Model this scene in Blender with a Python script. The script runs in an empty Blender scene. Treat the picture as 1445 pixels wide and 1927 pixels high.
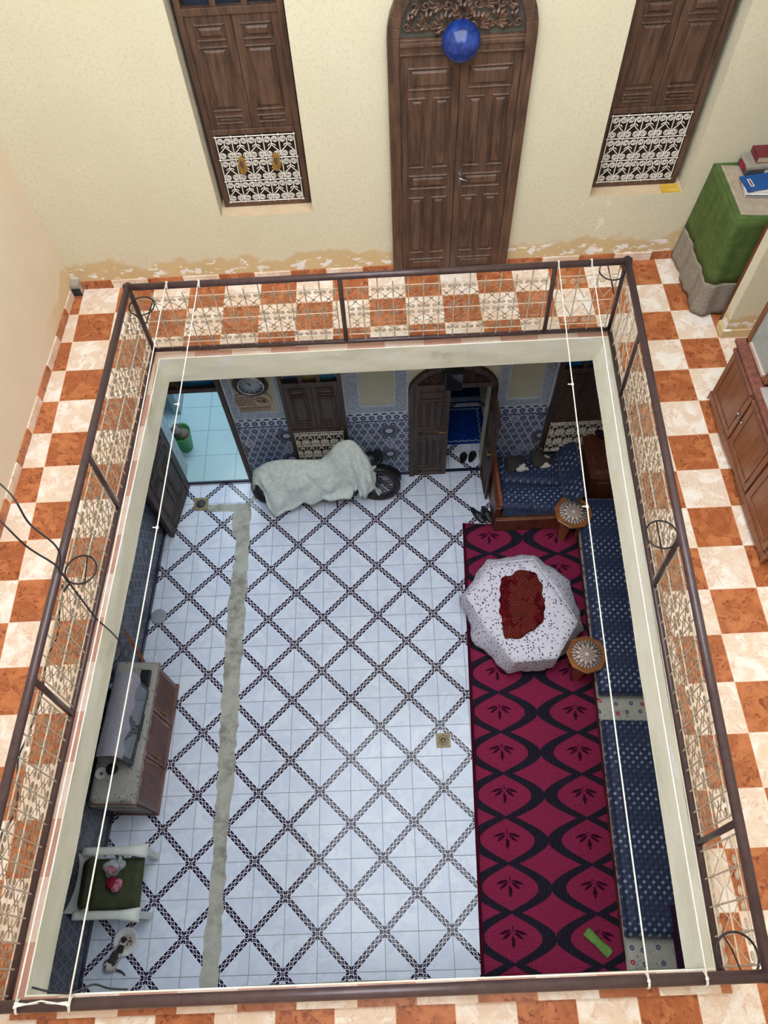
import bpy, math, random
from mathutils import Vector, Matrix, Euler
random.seed(7)
PI = math.pi
scene = bpy.context.scene
COL = scene.collection

# ------------------------------------------------------------------ camera, sky, exposure
T = 1/3                       # tile size (m)
ZU = 3.497                    # gallery floor level
CAM = Vector((0, -5.378, 8.423))
F = 1397.74
cam_d = bpy.data.cameras.new('camera'); cam = bpy.data.objects.new('camera', cam_d); COL.objects.link(cam)
cam.location = CAM; cam.rotation_euler = (0.5170, 0.0347, -0.0365)
cam_d.sensor_width = 36; cam_d.lens = F*36/1927; cam_d.clip_end = 200; cam_d.clip_start = .05
scene.camera = cam
scene.view_settings.view_transform = 'Standard'
scene.view_settings.look = 'None'
scene.view_settings.gamma = 1
scene.view_settings.use_curve_mapping = False
scene.view_settings.exposure = 1.74
world = bpy.data.worlds.new('sky'); scene.world = world
world.use_nodes = True
wbg = world.node_tree.nodes['Background']
wbg.inputs[0].default_value = (0.85, 0.935, 1.0, 1)
wbg.inputs[1].default_value = 2.55
RM = cam.rotation_euler.to_matrix()

def ray(px, py): return RM @ Vector(((px-722.5)/F, -(py-963.5)/F, -1))
def PZ(px, py, z):
    d = ray(px, py); return CAM + d*((z-CAM.z)/d.z)
def PY(px, py, y):
    d = ray(px, py); return CAM + d*((y-CAM.y)/d.y)
def PX(px, py, x):
    d = ray(px, py); return CAM + d*((x-CAM.x)/d.x)

# ------------------------------------------------------------------ node helpers
def c(r, g, b):
    def f(v):
        v /= 255
        return v/12.92 if v <= .04045 else ((v+.055)/1.055)**2.4
    return (f(r), f(g), f(b), 1)

class X:
    nt = None
    def __init__(s, v): s.v = v
    def __add__(a, b): return mth('ADD', a, b)
    __radd__ = __add__
    def __mul__(a, b): return mth('MULTIPLY', a, b)
    __rmul__ = __mul__
    def __sub__(a, b): return mth('SUBTRACT', a, b)
    def __rsub__(a, b): return mth('SUBTRACT', b, a)
    def __truediv__(a, b): return mth('DIVIDE', a, b)
    def __lt__(a, b): return mth('LESS_THAN', a, b)
    def __gt__(a, b): return mth('GREATER_THAN', a, b)
def put(sock, v):
    if isinstance(v, X): X.nt.links.new(v.v, sock)
    elif hasattr(v, 'is_output'): X.nt.links.new(v, sock)
    else: sock.default_value = v
def mth(op, a, b=None, cc=None, clamp=False):
    n = X.nt.nodes.new('ShaderNodeMath'); n.operation = op; n.use_clamp = clamp
    put(n.inputs[0], a)
    if b is not None: put(n.inputs[1], b)
    if cc is not None: put(n.inputs[2], cc)
    return X(n.outputs[0])
def absx(a): return mth('ABSOLUTE', a)
def rnd(a): return mth('ROUND', a)
def flo(a): return mth('FLOOR', a)
def sq(a): return a*a
def sqrtx(a): return mth('SQRT', a)
def mn(a, b): return mth('MINIMUM', a, b)
def mx(a, b): return mth('MAXIMUM', a, b)
def AND(a, b): return mth('MULTIPLY', a, b)
def OR(a, b): return mth('MAXIMUM', a, b)
def sinx(a): return mth('SINE', a)
def cosx(a): return mth('COSINE', a)
def fz(a): return a - rnd(a)
def mod2(a): return absx(mth('MODULO', rnd(a), 2.0))
def ss(a, lo, hi):
    n = X.nt.nodes.new('ShaderNodeMapRange'); n.interpolation_type = 'SMOOTHSTEP'
    put(n.inputs[0], a); n.inputs[1].default_value = lo; n.inputs[2].default_value = hi
    n.inputs[3].default_value = 0; n.inputs[4].default_value = 1
    return X(n.outputs[0])
def comb(x, y, z=0.0):
    n = X.nt.nodes.new('ShaderNodeCombineXYZ'); put(n.inputs[0], x); put(n.inputs[1], y); put(n.inputs[2], z); return n.outputs[0]
def coords(kind='Object'):
    n = X.nt.nodes.new('ShaderNodeTexCoord')
    s = X.nt.nodes.new('ShaderNodeSeparateXYZ'); X.nt.links.new(n.outputs[kind], s.inputs[0])
    return X(s.outputs[0]), X(s.outputs[1]), X(s.outputs[2]), n.outputs[kind]
def noise(vec, scale, detail=4, rough=.55, dist=0.0, col=False):
    n = X.nt.nodes.new('ShaderNodeTexNoise'); put(n.inputs['Vector'], vec)
    n.inputs['Scale'].default_value = scale; n.inputs['Detail'].default_value = detail
    n.inputs['Roughness'].default_value = rough; n.inputs['Distortion'].default_value = dist
    return X(n.outputs[1 if col else 0])
def white(vec):
    n = X.nt.nodes.new('ShaderNodeTexWhiteNoise'); put(n.inputs['Vector'], vec); return X(n.outputs[0])
def voro(vec, scale, feat='F1', out=0, rand=1.0):
    n = X.nt.nodes.new('ShaderNodeTexVoronoi'); n.feature = feat; put(n.inputs['Vector'], vec)
    n.inputs['Scale'].default_value = scale; n.inputs['Randomness'].default_value = rand
    return X(n.outputs[out])
def mix(f, a, b):
    n = X.nt.nodes.new('ShaderNodeMix'); n.data_type = 'RGBA'
    put(n.inputs[0], f); put(n.inputs[6], a); put(n.inputs[7], b); return n.outputs[2]
MATS = {}
def newmat(name):
    m = bpy.data.materials.new(name); m.use_nodes = True; X.nt = m.node_tree
    MATS[name] = m
    return m, m.node_tree.nodes['Principled BSDF']
def bump(b, h, dist=.002, strength=.6):
    n = X.nt.nodes.new('ShaderNodeBump'); put(n.inputs['Height'], h)
    n.inputs['Distance'].default_value = dist; n.inputs['Strength'].default_value = strength
    X.nt.links.new(n.outputs[0], b.inputs['Normal'])
def simple(name, col, rough=.6, metal=0.0, var=.12, scale=8, stretch=None, spec=None, bmp=0.0, col2=None, alpha=None, trans=0.0, emit=None):
    m, b = newmat(name)
    x, y, z, v = coords()
    if stretch: v = comb(x*stretch[0], y*stretch[1], z*stretch[2])
    n = noise(v, scale, 5, .6)
    d = tuple(min(1, k*(1-var)) for k in col[:3])+(1,)
    l = tuple(min(1, k*(1+var)) for k in col[:3])+(1,)
    if col2: d, l = col, col2
    put(b.inputs['Base Color'], mix(ss(n, .3, .7), d, l))
    b.inputs['Roughness'].default_value = rough; b.inputs['Metallic'].default_value = metal
    if spec is not None: b.inputs['Specular IOR Level'].default_value = spec
    if bmp: bump(b, n, bmp)
    if trans: b.inputs['Transmission Weight'].default_value = trans
    if alpha is not None: b.inputs['Alpha'].default_value = alpha
    if emit:
        b.inputs['Emission Color'].default_value = emit[0]; b.inputs['Emission Strength'].default_value = emit[1]
    return m

# ------------------------------------------------------------------ materials
def mat_plaster():
    m, b = newmat('cream_plaster')
    x, y, z, v = coords('Object')
    h = z - ZU
    n1 = noise(v, 1.3, 5, .6); n2 = noise(v, 6, 6, .65); n3 = noise(v, 3.1, 3, .5)
    base = mix(ss(n1, .3, .7), c(214, 207, 182), c(220, 213, 190))
    base = mix(ss(noise(v, 40, 3, .6), .45, .7), base, c(209, 201, 176))
    # damp ochre band with ragged top just above the skirting
    edge = h - (.06 + n3*.42 + (n2-.5)*.10)
    damp = mth('SUBTRACT', 1.0, ss(edge, -.03, .03))*(h > 0.0)
    base = mix(damp*.75, base, c(204, 174, 122))
    # white flaked patches
    fl = noise(comb(x*1.0, y*1.0, z*2.0), 7.5, 6, .62)
    band = mth('SUBTRACT', 1.0, ss(absx(h-.15), .04, .15))
    peel = ss(fl + band*.14+ss(x, .9, 2.2)*.03, .69, .715)*(h > 0.05)*(h < .38)
    base = mix(peel, base, c(236, 232, 228))
    sill = ss(noise(comb(x*2.5, y, z*.8), 5, 5, .65)+ (mth('SUBTRACT', 1.0, ss(absx(x-1.9), .1, .35)))*.1, .70, .73)*(h > .3)*(h < .66)*(x > 1.4)*(x < 2.5)
    base = mix(sill*.9, base, c(232, 224, 208))
    # lower storey plain
    base = mix(h < -.15, base, mix(ss(n1, .3, .7), c(205, 205, 190), c(216, 214, 200)))
    put(b.inputs['Base Color'], base); b.inputs['Roughness'].default_value = .8
    b.inputs['Specular IOR Level'].default_value = .25
    bump(b, noise(v, 55, 4, .6)+peel*-.6, .0015, .35)
    return m
def mat_leftplaster():
    m, b = newmat('peach_plaster')
    x, y, z, v = coords('Object'); h = z-ZU
    n3 = noise(v, 2.4, 5, .6)
    base = mix(ss(n3, .3, .7), c(222, 203, 180), c(225, 208, 187))
    damp = mth('SUBTRACT', 1.0, ss(mth('SUBTRACT', h, (n3-.35)*1.2), -.04, .06))*mth('SUBTRACT', 1.0, ss(y*-1.0, .2, 1.1))*(h > -.05)
    base = mix(damp*.6, base, c(212, 176, 116))
    pl = ss(noise(v, 9, 5, .6), .74, .77)*(h > .02)*(h < .25)
    base = mix(pl, base, c(238, 234, 226))
    put(b.inputs['Base Color'], base); b.inputs['Roughness'].default_value = .8
    bump(b, noise(v, 55, 4, .6), .002, .5)
    return m
def tile_upper(name, flip=0, offx=0.0, long=False, dust=0.0):
    m, b = newmat(name)
    x, y, z, v = coords('Object')
    u = x/T + 8.3674 + offx; w = y/T*-1.0
    if long: w = w*0.0 + .5
    fu = flo(u); fw = flo(w)
    par = absx(mth('MODULO', fu+fw+flip+200.0, 2.0))
    cell = comb(fu*7.3, fw*3.1, 1.0)
    r = white(cell)
    vec = comb(x + r*20.0, y + r*31.0, z)
    n = noise(vec, 7, 6, .62, .6); n2 = noise(vec, 16, 4, .6, 1.2)
    vein = mth('SUBTRACT', 1.0, ss(absx(n-.5), 0.0, .045))*ss(n2, .45, .6)
    vein2 = mth('SUBTRACT', 1.0, ss(absx(noise(vec, 12, 3, .5, .9)-.5), 0.0, .03))
    pale = mix(ss(n, .35, .68), c(224, 198, 174), c(240, 230, 220))
    pale = mix(vein*.55, pale, c(205, 150, 118)); pale = mix(vein2*.25, pale, c(216, 172, 146))
    brown = mix(ss(n, .32, .68), c(158, 88, 52), c(192, 118, 74))
    brown = mix(vein*.75, brown, c(96, 34, 20)); brown = mix(vein2*.3, brown, c(120, 52, 28))
    col = mix(par, pale, brown)
    if dust: col = mix(dust, col, c(205, 170, 160))
    g = OR(absx(fz(u)) < .009, absx(fz(w)) < (.009 if not long else -1.0))
    col = mix(g*.75, col, c(226, 196, 172))
    put(b.inputs['Base Color'], col)
    put(b.inputs['Roughness'], mth('ADD', .22, g*.4)); b.inputs['Specular IOR Level'].default_value = .4
    return m
def mat_ground():
    m, b = newmat('patterned_floor_tile')
    x, y, z, v = coords('Object')
    yg = 0.011727; cy, sy = math.cos(yg), math.sin(yg)
    Y = y + 5.378
    u = (x*cy - Y*sy)/T + 1.8478
    w = mth('MULTIPLY', (x*sy + Y*cy)/T - 15.084, -1.0)
    A = (u+w)*4.0; B = (u-w)*4.0
    fa, fb = fz(A), fz(B)
    da = absx(A - rnd(A/8.0)*8.0); db = absx(B - rnd(B/8.0)*8.0)
    band = OR(da < .5, db < .5)
    pa, pb = absx(fa), absx(fb)
    plus = OR(AND(pa < .095, pb < .36), AND(pb < .095, pa < .36))
    disc = sqrtx(sq(pa-.5)+sq(pb-.5)) < .40
    nearw = AND(mn(da, db) < .5, OR(plus, disc))
    n = noise(comb(x+white(comb(flo(u), flo(w)))*9.0, y, z), 5, 6, .65, .8)
    tone = white(comb(flo(u), flo(w), 4.0))
    basec = mix(ss(n, .38, .62), c(220, 228, 250), c(233, 240, 255))
    vein = mth('SUBTRACT', 1.0, ss(absx(n-.5), 0.0, .02))*ss(noise(v, 3, 3), .45, .6)
    basec = mix(vein*.3, basec, c(160, 166, 180))
    basec = mix(tone*.22, basec, c(211, 220, 247))
    col = mix(band, basec, c(247, 245, 252))
    col = mix(nearw, col, c(32, 28, 62))
    g = OR(absx(fz(u)) < .011, absx(fz(w)) < .011)
    col = mix(AND(g, mth('SUBTRACT', 1.0, band*.5))*.75, col, c(120, 124, 140))
    put(b.inputs['Base Color'], col)
    tilt = tone*.06
    put(b.inputs['Roughness'], mth('ADD', .10, g*.4)+tilt); b.inputs['Specular IOR Level'].default_value = .2
    # slight lippage per tile
    bump(b, (white(comb(flo(u), flo(w), 1.0))-.5)*fz(u+.5)*.6 + (white(comb(flo(u), flo(w), 2.0))-.5)*fz(w+.5)*.6 - g*.15, .004, .5)
    return m
def mat_zellige(name, axis, dark=1.0):
    m, b = newmat(name)
    x, y, z, v = coords('Object')
    h = x if axis == 'x' else y
    p = h/.105; q = z/.125
    def lat(p, q):
        d1 = sqrtx(sq(fz(p)) + sq(fz(q)))
        d2 = sqrtx(sq(fz(p+.5)) + sq(fz(q+.5)))
        return d1, d2
    # large flowers on a hexagon-like lattice, small rosettes between
    row = rnd(q)
    p2 = p + absx(mth('MODULO', row+100.0, 2.0))*.5
    fx_, fy_ = fz(p2), fz(q)
    rr = sqrtx(sq(fx_*1.0)+sq(fy_*1.05))
    big = rr < .36; ring = AND(rr > .36, rr < .43); core = rr < .07
    ang = mth('ARCTAN2', fy_, fx_)
    petal = sinx(ang*8.0)*.035
    big = (rr + petal) < .37
    fx2, fy2 = fz(p2+.5), fz(q+.5)
    r2 = sqrtx(sq(fx2)+sq(fy2)); small = r2 < .17
    speck = noise(comb(p*6.0, q*6.0, 0.0), 3.0, 2, .5)
    # occasional large dark sun medallions
    P = h/.63 ; Q = z/.5 + absx(mth('MODULO', rnd(h/.63)+100.0, 2.0))*.5 
    R = sqrtx(sq(fz(P)*.63)+sq(fz(Q)*.5))
    sun = R < .115
    sunc = mix(R < .045, mix(R < .085, mix(R < .1, c(60, 52, 62), c(140, 132, 134)), c(64, 74, 104)), c(190, 198, 214))
    hasb = white(comb(rnd(p2), row, 3.0))
    col = mix(ss(speck, .45, .55), c(196, 204, 224), c(150, 160, 184))
    col = mix(small, col, c(60, 68, 98))
    col = mix(big, col, mix(hasb > .8, c(66, 80, 112), c(160, 164, 186)))
    col = mix(AND(rr < .2, rr > .1), col, c(92, 104, 134))
    col = mix(core, col, c(200, 206, 220))
    col = mix(sun, col, sunc)
    # plain line and crenel border at the top (z about 1.2 to 1.4)
    cap = z > 1.20
    fb = fz(h/.1)
    rb = sqrtx(sq(fb*.1*1.0)+sq((z-1.275)*.8))
    bc = mix(rb < .036, c(190, 198, 220), c(70, 82, 112)); bc = mix(rb < .01, bc, c(200, 206, 220))
    bc = mix(z < 1.222, bc, c(60, 70, 100))
    tri = AND(z > 1.335, (absx(fz(h/.1+.5))*.1 + (z-1.335)*.6) < .038)
    bc = mix(tri, mix(z > 1.335, bc, c(206, 214, 228)), c(30, 34, 56))
    col = mix(cap, col, bc)
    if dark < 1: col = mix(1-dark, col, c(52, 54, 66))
    put(b.inputs['Base Color'], col); b.inputs['Roughness'].default_value = .3; b.inputs['Specular IOR Level'].default_value = .3
    return m
def mat_stucco():
    m, b = newmat('carved_stucco')
    x, y, z, v = coords('Object')
    n = noise(comb(x, 0.0, z), 34, 2, .5, 2.5)
    w = noise(comb(x*1.0, 4.0, z), 52, 2, .5, 1.8)
    k = OR(absx(n-.5) < .035, absx(w-.5) < .045)
    col = mix(k, c(212, 222, 236), c(122, 138, 166))
    put(b.inputs['Base Color'], col); b.inputs['Roughness'].default_value = .7
    bump(b, k*-1.0, .004, .8)
    return m
def mat_wood(name, c1, c2, rough=.45, axis='z', sc=1.0):
    m, b = newmat(name)
    x, y, z, v = coords('Object')
    s = {'z': (14, 14, 1.4), 'x': (1.4, 14, 14), 'y': (14, 1.4, 14)}[axis]
    vec = comb(x*s[0]*sc, y*s[1]*sc, z*s[2]*sc)
    n = noise(vec, 2.2, 6, .62, .5); n2 = noise(v, 3, 4, .6)
    col = mix(ss(n*.7+n2*.3, .36, .64), c1, c2)
    put(b.inputs['Base Color'], col); b.inputs['Roughness'].default_value = rough
    bump(b, n, .0015, .6)
    return m
def mat_navy():
    m, b = newmat('navy_check_fabric')
    x, y, z, v = coords('Object')
    a = (x+y)/.044; bb = (x-y)/.044
    par = absx(mth('MODULO', rnd(a)*1.0+200.0, 2.0)); par2 = absx(mth('MODULO', rnd(bb)+200.0, 2.0))
    r = white(comb(rnd(a), rnd(bb), 2.0))
    bandv = sinx(y*2*PI/.40)*.5+.5
    inside = AND(absx(fz(a)) < .40, absx(fz(bb)) < .40)
    light = AND(par, par2)
    dark = AND(par, mth('SUBTRACT', 1.0, par2))
    col = mix(ss(noise(v, 30, 3), .3, .7), c(22, 36, 74), c(30, 46, 88))
    lc = mix(bandv, c(46, 62, 102), c(146, 160, 192))
    col = mix(AND(inside, light), col, lc)
    col = mix(AND(inside, dark)*.8, col, c(10, 14, 34))
    put(b.inputs['Base Color'], col); b.inputs['Roughness'].default_value = .6
    b.inputs['Sheen Weight'].default_value = .3
    bump(b, noise(v, 200, 2), .001, .5)
    return m
def mat_carpet(W, Lr):
    # object space: x 0..W across, y 0..-L along
    m, b = newmat('crimson_ogee_carpet')
    x, y, z, v = coords('Object')
    LX, LY = .843, .441
    xq = rnd(x/.011)*.011
    Xc = fz((xq-.328)/LX)*2.0; Yc = fz((y+2.42)/LY)*2.0
    ax, ay = absx(Xc), absx(Yc)
    med = ax < mth('POWER', mx(cosx(ay*1.05*(PI/2)), 0.0), 1.1)*.67
    dia = mth('SUBTRACT', 1.0, ax) < mth('POWER', mx(mth('SUBTRACT', 1.0, mth('SUBTRACT', 1.0, ay)/.88), 0.0), 1.5)*.75
    band = mth('SUBTRACT', 1.0, OR(med, dia))
    ribs = absx(fz(x/.022))*2.0
    bc = mix(ss(ribs, .35, .75), c(22, 18, 30), c(52, 46, 62))
    # flower of five leaves
    fx = Xc*(LX/2)/1.4; fy = (Yc*(LY/2)-.01)/1.4
    def leaf(cx, cy, ang, L, Wd):
        ca, sa = math.cos(ang), math.sin(ang)
        p = (fx-cx)*ca + (fy-cy)*sa; q = (fy-cy)*ca - (fx-cx)*sa
        return (sq(p/L)+absx(q/Wd)) < 1.0
    ff = leaf(0, -.03, PI/2, .042, .013)
    for args in ((-.055, .028, .30, .048, .010), (.055, .028, -.30, .048, .010), (-.042, .006, .62, .042, .010), (.042, .006, -.62, .042, .010), (0, .05, PI/2, .02, .004)):
        ff = OR(ff, leaf(*args))
    n = noise(v, 60, 3)
    red = mix(ss(n, .3, .7), c(128, 34, 66), c(148, 44, 80))
    col = mix(ff, red, c(52, 10, 34))
    col = mix(band, col, bc)
    edge = OR(x < .035, x > W-.02)
    col = mix(edge, col, c(74, 12, 34))
    put(b.inputs['Base Color'], col); b.inputs['Roughness'].default_value = .9
    b.inputs['Specular IOR Level'].default_value = .1
    bump(b, ribs, .002, .6)
    return m
def mat_floral(name, base, spots, sc=30, thr=.3):
    m, b = newmat(name)
    x, y, z, v = coords('Object')
    d = voro(v, sc, 'F1', 0); r = voro(v, sc, 'F1', 1)
    n = X.nt.nodes.new('ShaderNodeSeparateColor'); X.nt.links.new(r.v, n.inputs[0])
    rv = X(n.outputs[0]); rg = X(n.outputs[1])
    dd = d + (noise(v, sc*3, 2)-.5)*.3
    col = mix(noise(v, 3, 3), base, tuple(k*.94 for k in base[:3])+(1,))
    col = mix(AND(dd < thr, rv < .5), col, spots[0])
    col = mix(AND(dd < thr*.8, AND(rv > .45, rv < .75)), col, spots[1])
    col = mix(AND(dd < thr, rv > .88), col, spots[2])
    put(b.inputs['Base Color'], col); b.inputs['Roughness'].default_value = .75
    b.inputs['Specular IOR Level'].default_value = .2
    bump(b, noise(v, 25, 4), .003, .5)
    return m
def mat_flowers(name):
    m, b = newmat(name)
    x, y, z, v = coords('Object')
    a = x/.15; q = (y+z*.7)/.11
    cid = comb(rnd(a), rnd(q), 1.0)
    ox = (white(cid)-.5)*.5; oy = (white(comb(rnd(a), rnd(q), 5.0))-.5)*.4
    r = sqrtx(sq((fz(a)-ox)*.15)+sq((fz(q)-oy)*.11))
    isr = white(comb(rnd(a), rnd(q), 9.0))
    fc = mix(isr > .7, c(74, 80, 124), c(176, 42, 62))
    col = mix(noise(v, 8, 4), c(196, 194, 184), c(178, 176, 168))
    twig = absx(noise(v, 18, 2, .5, 1.5)-.5) < .012
    col = mix(AND(twig, ss(noise(v, 5, 2), .48, .55)), col, c(96, 104, 84))
    col = mix(AND(r < .022, r > .009), col, fc)
    col = mix(r < .005, col, fc)
    put(b.inputs['Base Color'], col); b.inputs['Roughness'].default_value = .8
    return m
def mat_scarf():
    m, b = newmat('crimson_gold_scarf')
    x, y, z, v = coords('Object')
    w = noise(v, 5, 3, .5); 
    a = (x+y+w*.03)/.032; q = (x-y+w*.03)/.032
    d = sqrtx(sq(fz(a))+sq(fz(q)))
    dot = AND(d < .17, noise(v, 6, 3) > .47)
    col = mix(ss(noise(v, 14, 4), .3, .7), c(72, 10, 20), c(102, 15, 26))
    col = mix(dot, col, c(200, 146, 84))
    put(b.inputs['Base Color'], col); 
    b.inputs['Roughness'].default_value = .85; b.inputs['Specular IOR Level'].default_value = .1
    return m
def mat_cloth(name, a1, a2, sc=14, bm=.002):
    return simple(name, a1, .75, 0, col2=a2, scale=sc, spec=.2, bmp=bm)
def mat_fur(name, base, spots, warp=.7):
    m, b = newmat(name)
    x, y, z, v = coords('Object')
    n = noise(v, 60, 4, .7); w = noise(v, 16, 3)
    col = mix(n, tuple(k*.7 for k in base[:3])+(1,), tuple(min(1, k*1.25) for k in base[:3])+(1,))
    for (px, py, pz, r, cc) in spots:
        d = sqrtx(sq(x-px)+sq(y-py)+sq(z-pz)) + (w-.5)*r*warp*1.6
        k = mth('SUBTRACT', 1.0, ss(d, r*.9, r*1.05))
        col = mix(k, col, mix(n, tuple(q*.85 for q in cc[:3])+(1,), cc))
    put(b.inputs['Base Color'], col); b.inputs['Roughness'].default_value = .85
    bump(b, noise(v, 160, 3, .7), .004, .8)
    return m
def mat_whitetile(name, col1, col2, grout, size=.42):
    m, b = newmat(name)
    x, y, z, v = coords('Object')
    g = OR(absx(fz(x/size)) < .012, absx(fz(y/size)) < .012)
    col = mix(noise(v, 3, 3), col1, col2); col = mix(g, col, grout)
    put(b.inputs['Base Color'], col); b.inputs['Roughness'].default_value = .3
    return m
def mat_cement():
    m, b = newmat('rough_cement')
    x, y, z, v = coords('Object')
    n = noise(v, 9, 6, .7); n2 = noise(v, 2.2, 3)
    col = mix(ss(n, .35, .65), c(140, 136, 128), c(188, 186, 176)); col = mix(ss(n2, .42, .6)*.6, col, c(196, 196, 186))
    put(b.inputs['Base Color'], col); b.inputs['Roughness'].default_value = .95
    bump(b, n, .012, .8); return m
def mat_slabedge():
    m, b = newmat('slab_edge_plaster')
    x, y, z, v = coords('Object')
    n = noise(comb(x, y, z*2.5), 3, 5, .65); n2 = noise(comb(x, y, z*3.0), 4.5, 5, .6)
    col = mix(ss(n, .35, .65), c(232, 227, 206), c(240, 237, 222))
    pl = ss(n2 + mth('MULTIPLY', ss(z, 3.33, 3.5), .12), .66, .69)
    col = mix(pl, col, c(240, 238, 236))
    st = ss(noise(v, 1.6, 4), .6, .7); col = mix(st*.35, col, c(160, 138, 104))
    put(b.inputs['Base Color'], col); b.inputs['Roughness'].default_value = .8
    bump(b, pl+n, .004, .6); return m

PLASTER = mat_plaster(); PEACH = mat_leftplaster()
TILE_U = tile_upper('checker_marble_tile'); TILE_SK = tile_upper('skirting_marble_tile', 1, -.85 + 1, True)
TILE_SL = tile_upper('skirting_marble_tile_side', 1); TILE_CURB = tile_upper('curb_marble_tile', 1, .6265, False, .55)
TILE_CURBN = tile_upper('curb_marble_tile_near', 1, .6265, True, .05)
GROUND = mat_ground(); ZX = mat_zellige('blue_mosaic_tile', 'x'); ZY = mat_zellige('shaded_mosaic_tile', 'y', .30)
STUCCO = mat_stucco(); SLAB = mat_slabedge(); CEMENT = mat_cement()
WOOD_D = mat_wood('dark_stained_wood', c(62, 44, 36), c(104, 76, 60), .5)
WOOD_G = mat_wood('dark_stained_wood_lower', c(46, 34, 30), c(82, 62, 54), .5)
WOOD_R = mat_wood('reddish_wood', c(96, 56, 48), c(132, 80, 66), .4)
WOOD_O = mat_wood('honey_wood', c(128, 78, 42), c(172, 108, 60), .3, 'x')
WOOD_M = mat_wood('sofa_wood', c(92, 52, 36), c(128, 76, 50), .4)
WOOD_C = mat_wood('cabinet_wood', c(108, 66, 44), c(140, 88, 60), .35)
WOOD_B = mat_wood('brown_chest_wood', c(72, 38, 28), c(106, 58, 40), .4)
IRON = simple('brown_painted_iron', c(74, 56, 58), .32, .1, .18, 20, bmp=.001)
WIRE = simple('cream_painted_iron', c(206, 190, 170), .45, .05, .12, 30)
WIRE2 = simple('greybrown_scroll_iron', c(158, 136, 116), .5, .05, .2, 12)  # scrolls a grey-brown, darker than the cream bars
WIRE_W = simple('white_painted_iron', c(222, 216, 208), .4, 0, .06, 20)
BLACKIRON = simple('black_iron', c(38, 36, 40), .4, .4, .2, 20)
ROPE = simple('white_cord', c(226, 220, 208), .8, 0, .1, 60)
CABLE = simple('black_cable', c(34, 36, 42), .5)
BLUEGL = simple('blue_glazed_ceramic', c(16, 34, 92), .16, 0, col2=c(36, 62, 134), scale=16, spec=.35)
GLASS_D = simple('dark_window_glass', c(28, 40, 58), .15, 0, .2, 5, spec=.6)
GLASS_B = simple('blue_window_glass', c(20, 92, 140), .2, 0, .2, 5)
GLASS_Y = simple('olive_window_glass', c(96, 96, 44), .2, 0, .2, 5)
NAVY = mat_navy(); FLORAL = mat_flowers('floral_mattress_cover')
TCLOTH = mat_floral('speckled_tablecloth', c(234, 230, 244), (c(70, 78, 96), c(226, 170, 190), c(150, 150, 160)), 34, .34)
SCARF = mat_scarf()
GREEN = mat_cloth('green_cloth', c(72, 90, 46), c(86, 106, 56))
GREYLACE = mat_floral('grey_lace', c(150, 140, 128), (c(112, 104, 96), c(172, 164, 152), c(124, 116, 108)), 160, .5)
TAUPE = mat_cloth('taupe_cloth', c(158, 142, 124), c(174, 158, 140))
BIKECOV = mat_cloth('pale_green_cover', c(214, 225, 220), c(238, 244, 242), 20, .004)
LILAC = mat_cloth('lilac_lace', c(158, 156, 172), c(186, 184, 200), 60, .003)
GREYCLOTH = mat_floral('grey_table_runner', c(172, 170, 168), (c(128, 126, 124), c(150, 148, 146), c(190, 188, 186)), 26, .3)
BLACK = simple('black_plastic', c(22, 24, 30), .45)
RUBBER = simple('tyre_rubber', c(40, 32, 36), .6)
CHROME = simple('chrome', c(170, 172, 178), .2, .9, .05)
WHITEPL = simple('white_plastic', c(222, 226, 224), .4, 0, .04, 6)
OLIVE = mat_cloth('olive_cushion', c(60, 66, 46), c(76, 80, 60))
PINK = mat_cloth('pink_stripes', c(150, 40, 72), c(206, 150, 170), 40)
CLEARBAG = simple('clear_plastic_bag', c(190, 196, 206), .2, 0, .15, 30, bmp=.01, alpha=.75)
REDB = mat_cloth('red_bundle', c(120, 16, 40), c(150, 40, 62))
BRASS = simple('dull_brass', c(168, 128, 64), .45, .4, .25, 30)
YELLOW = mat_cloth('yellow_card', c(200, 156, 52), c(222, 180, 78))
CREAM_C = simple('ceiling_paint', c(232, 226, 206), .8, 0, .03, 3)
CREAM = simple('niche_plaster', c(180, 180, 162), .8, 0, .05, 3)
SCREEN = simple('screen_glass', c(26, 36, 44), .06, 0, .05, 3, spec=.9)
DKBLUE = simple('dark_blue_trim', c(30, 34, 62), .35)
BLUERUG = mat_cloth('blue_rug', c(8, 50, 128), c(14, 66, 150), 20)
RUGWHITE = mat_cloth('rug_border', c(150, 176, 206), c(120, 150, 190), 30)
LEATHER = simple('black_leather', c(26, 26, 34), .45)
REDBOOK = simple('red_book_cover', c(112, 36, 44), .6); PAPER = simple('paper_edges', c(196, 176, 146), .8, 0, .1, 40)
BLUEBOOK = simple('blue_cover', c(16, 74, 140), .5, 0, .08); TEALBOOK = simple('teal_cover', c(28, 96, 134), .5); WHITEP = simple('white_paper', c(214, 208, 204), .8, 0, .05)
GREYBOX = simple('grey_box', c(148, 140, 130), .6); DARKG = simple('dark_grey', c(66, 70, 82), .6)
CYAN_T = mat_whitetile('pale_cyan_tile', c(168, 196, 206), c(180, 206, 214), c(132, 160, 172))
CYANW = simple('pale_blue_wall', c(150, 172, 184), .7, 0, .05, 3)
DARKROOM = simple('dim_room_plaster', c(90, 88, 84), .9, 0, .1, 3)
GREENPL = simple('green_plastic', c(66, 146, 84), .45, 0, .1, 6)
CLOTHES = mat_floral('bundled_laundry', c(110, 104, 98), (c(70, 66, 62), c(170, 84, 64), c(60, 100, 76)), 12, .5)
MARBLE = simple('grey_marble', c(150, 142, 138), .3, 0, col2=c(176, 168, 162), scale=10)
GLASS = simple('clear_glass', c(200, 214, 216), .08, 0, .05, 4, alpha=.35, spec=.8)
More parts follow.
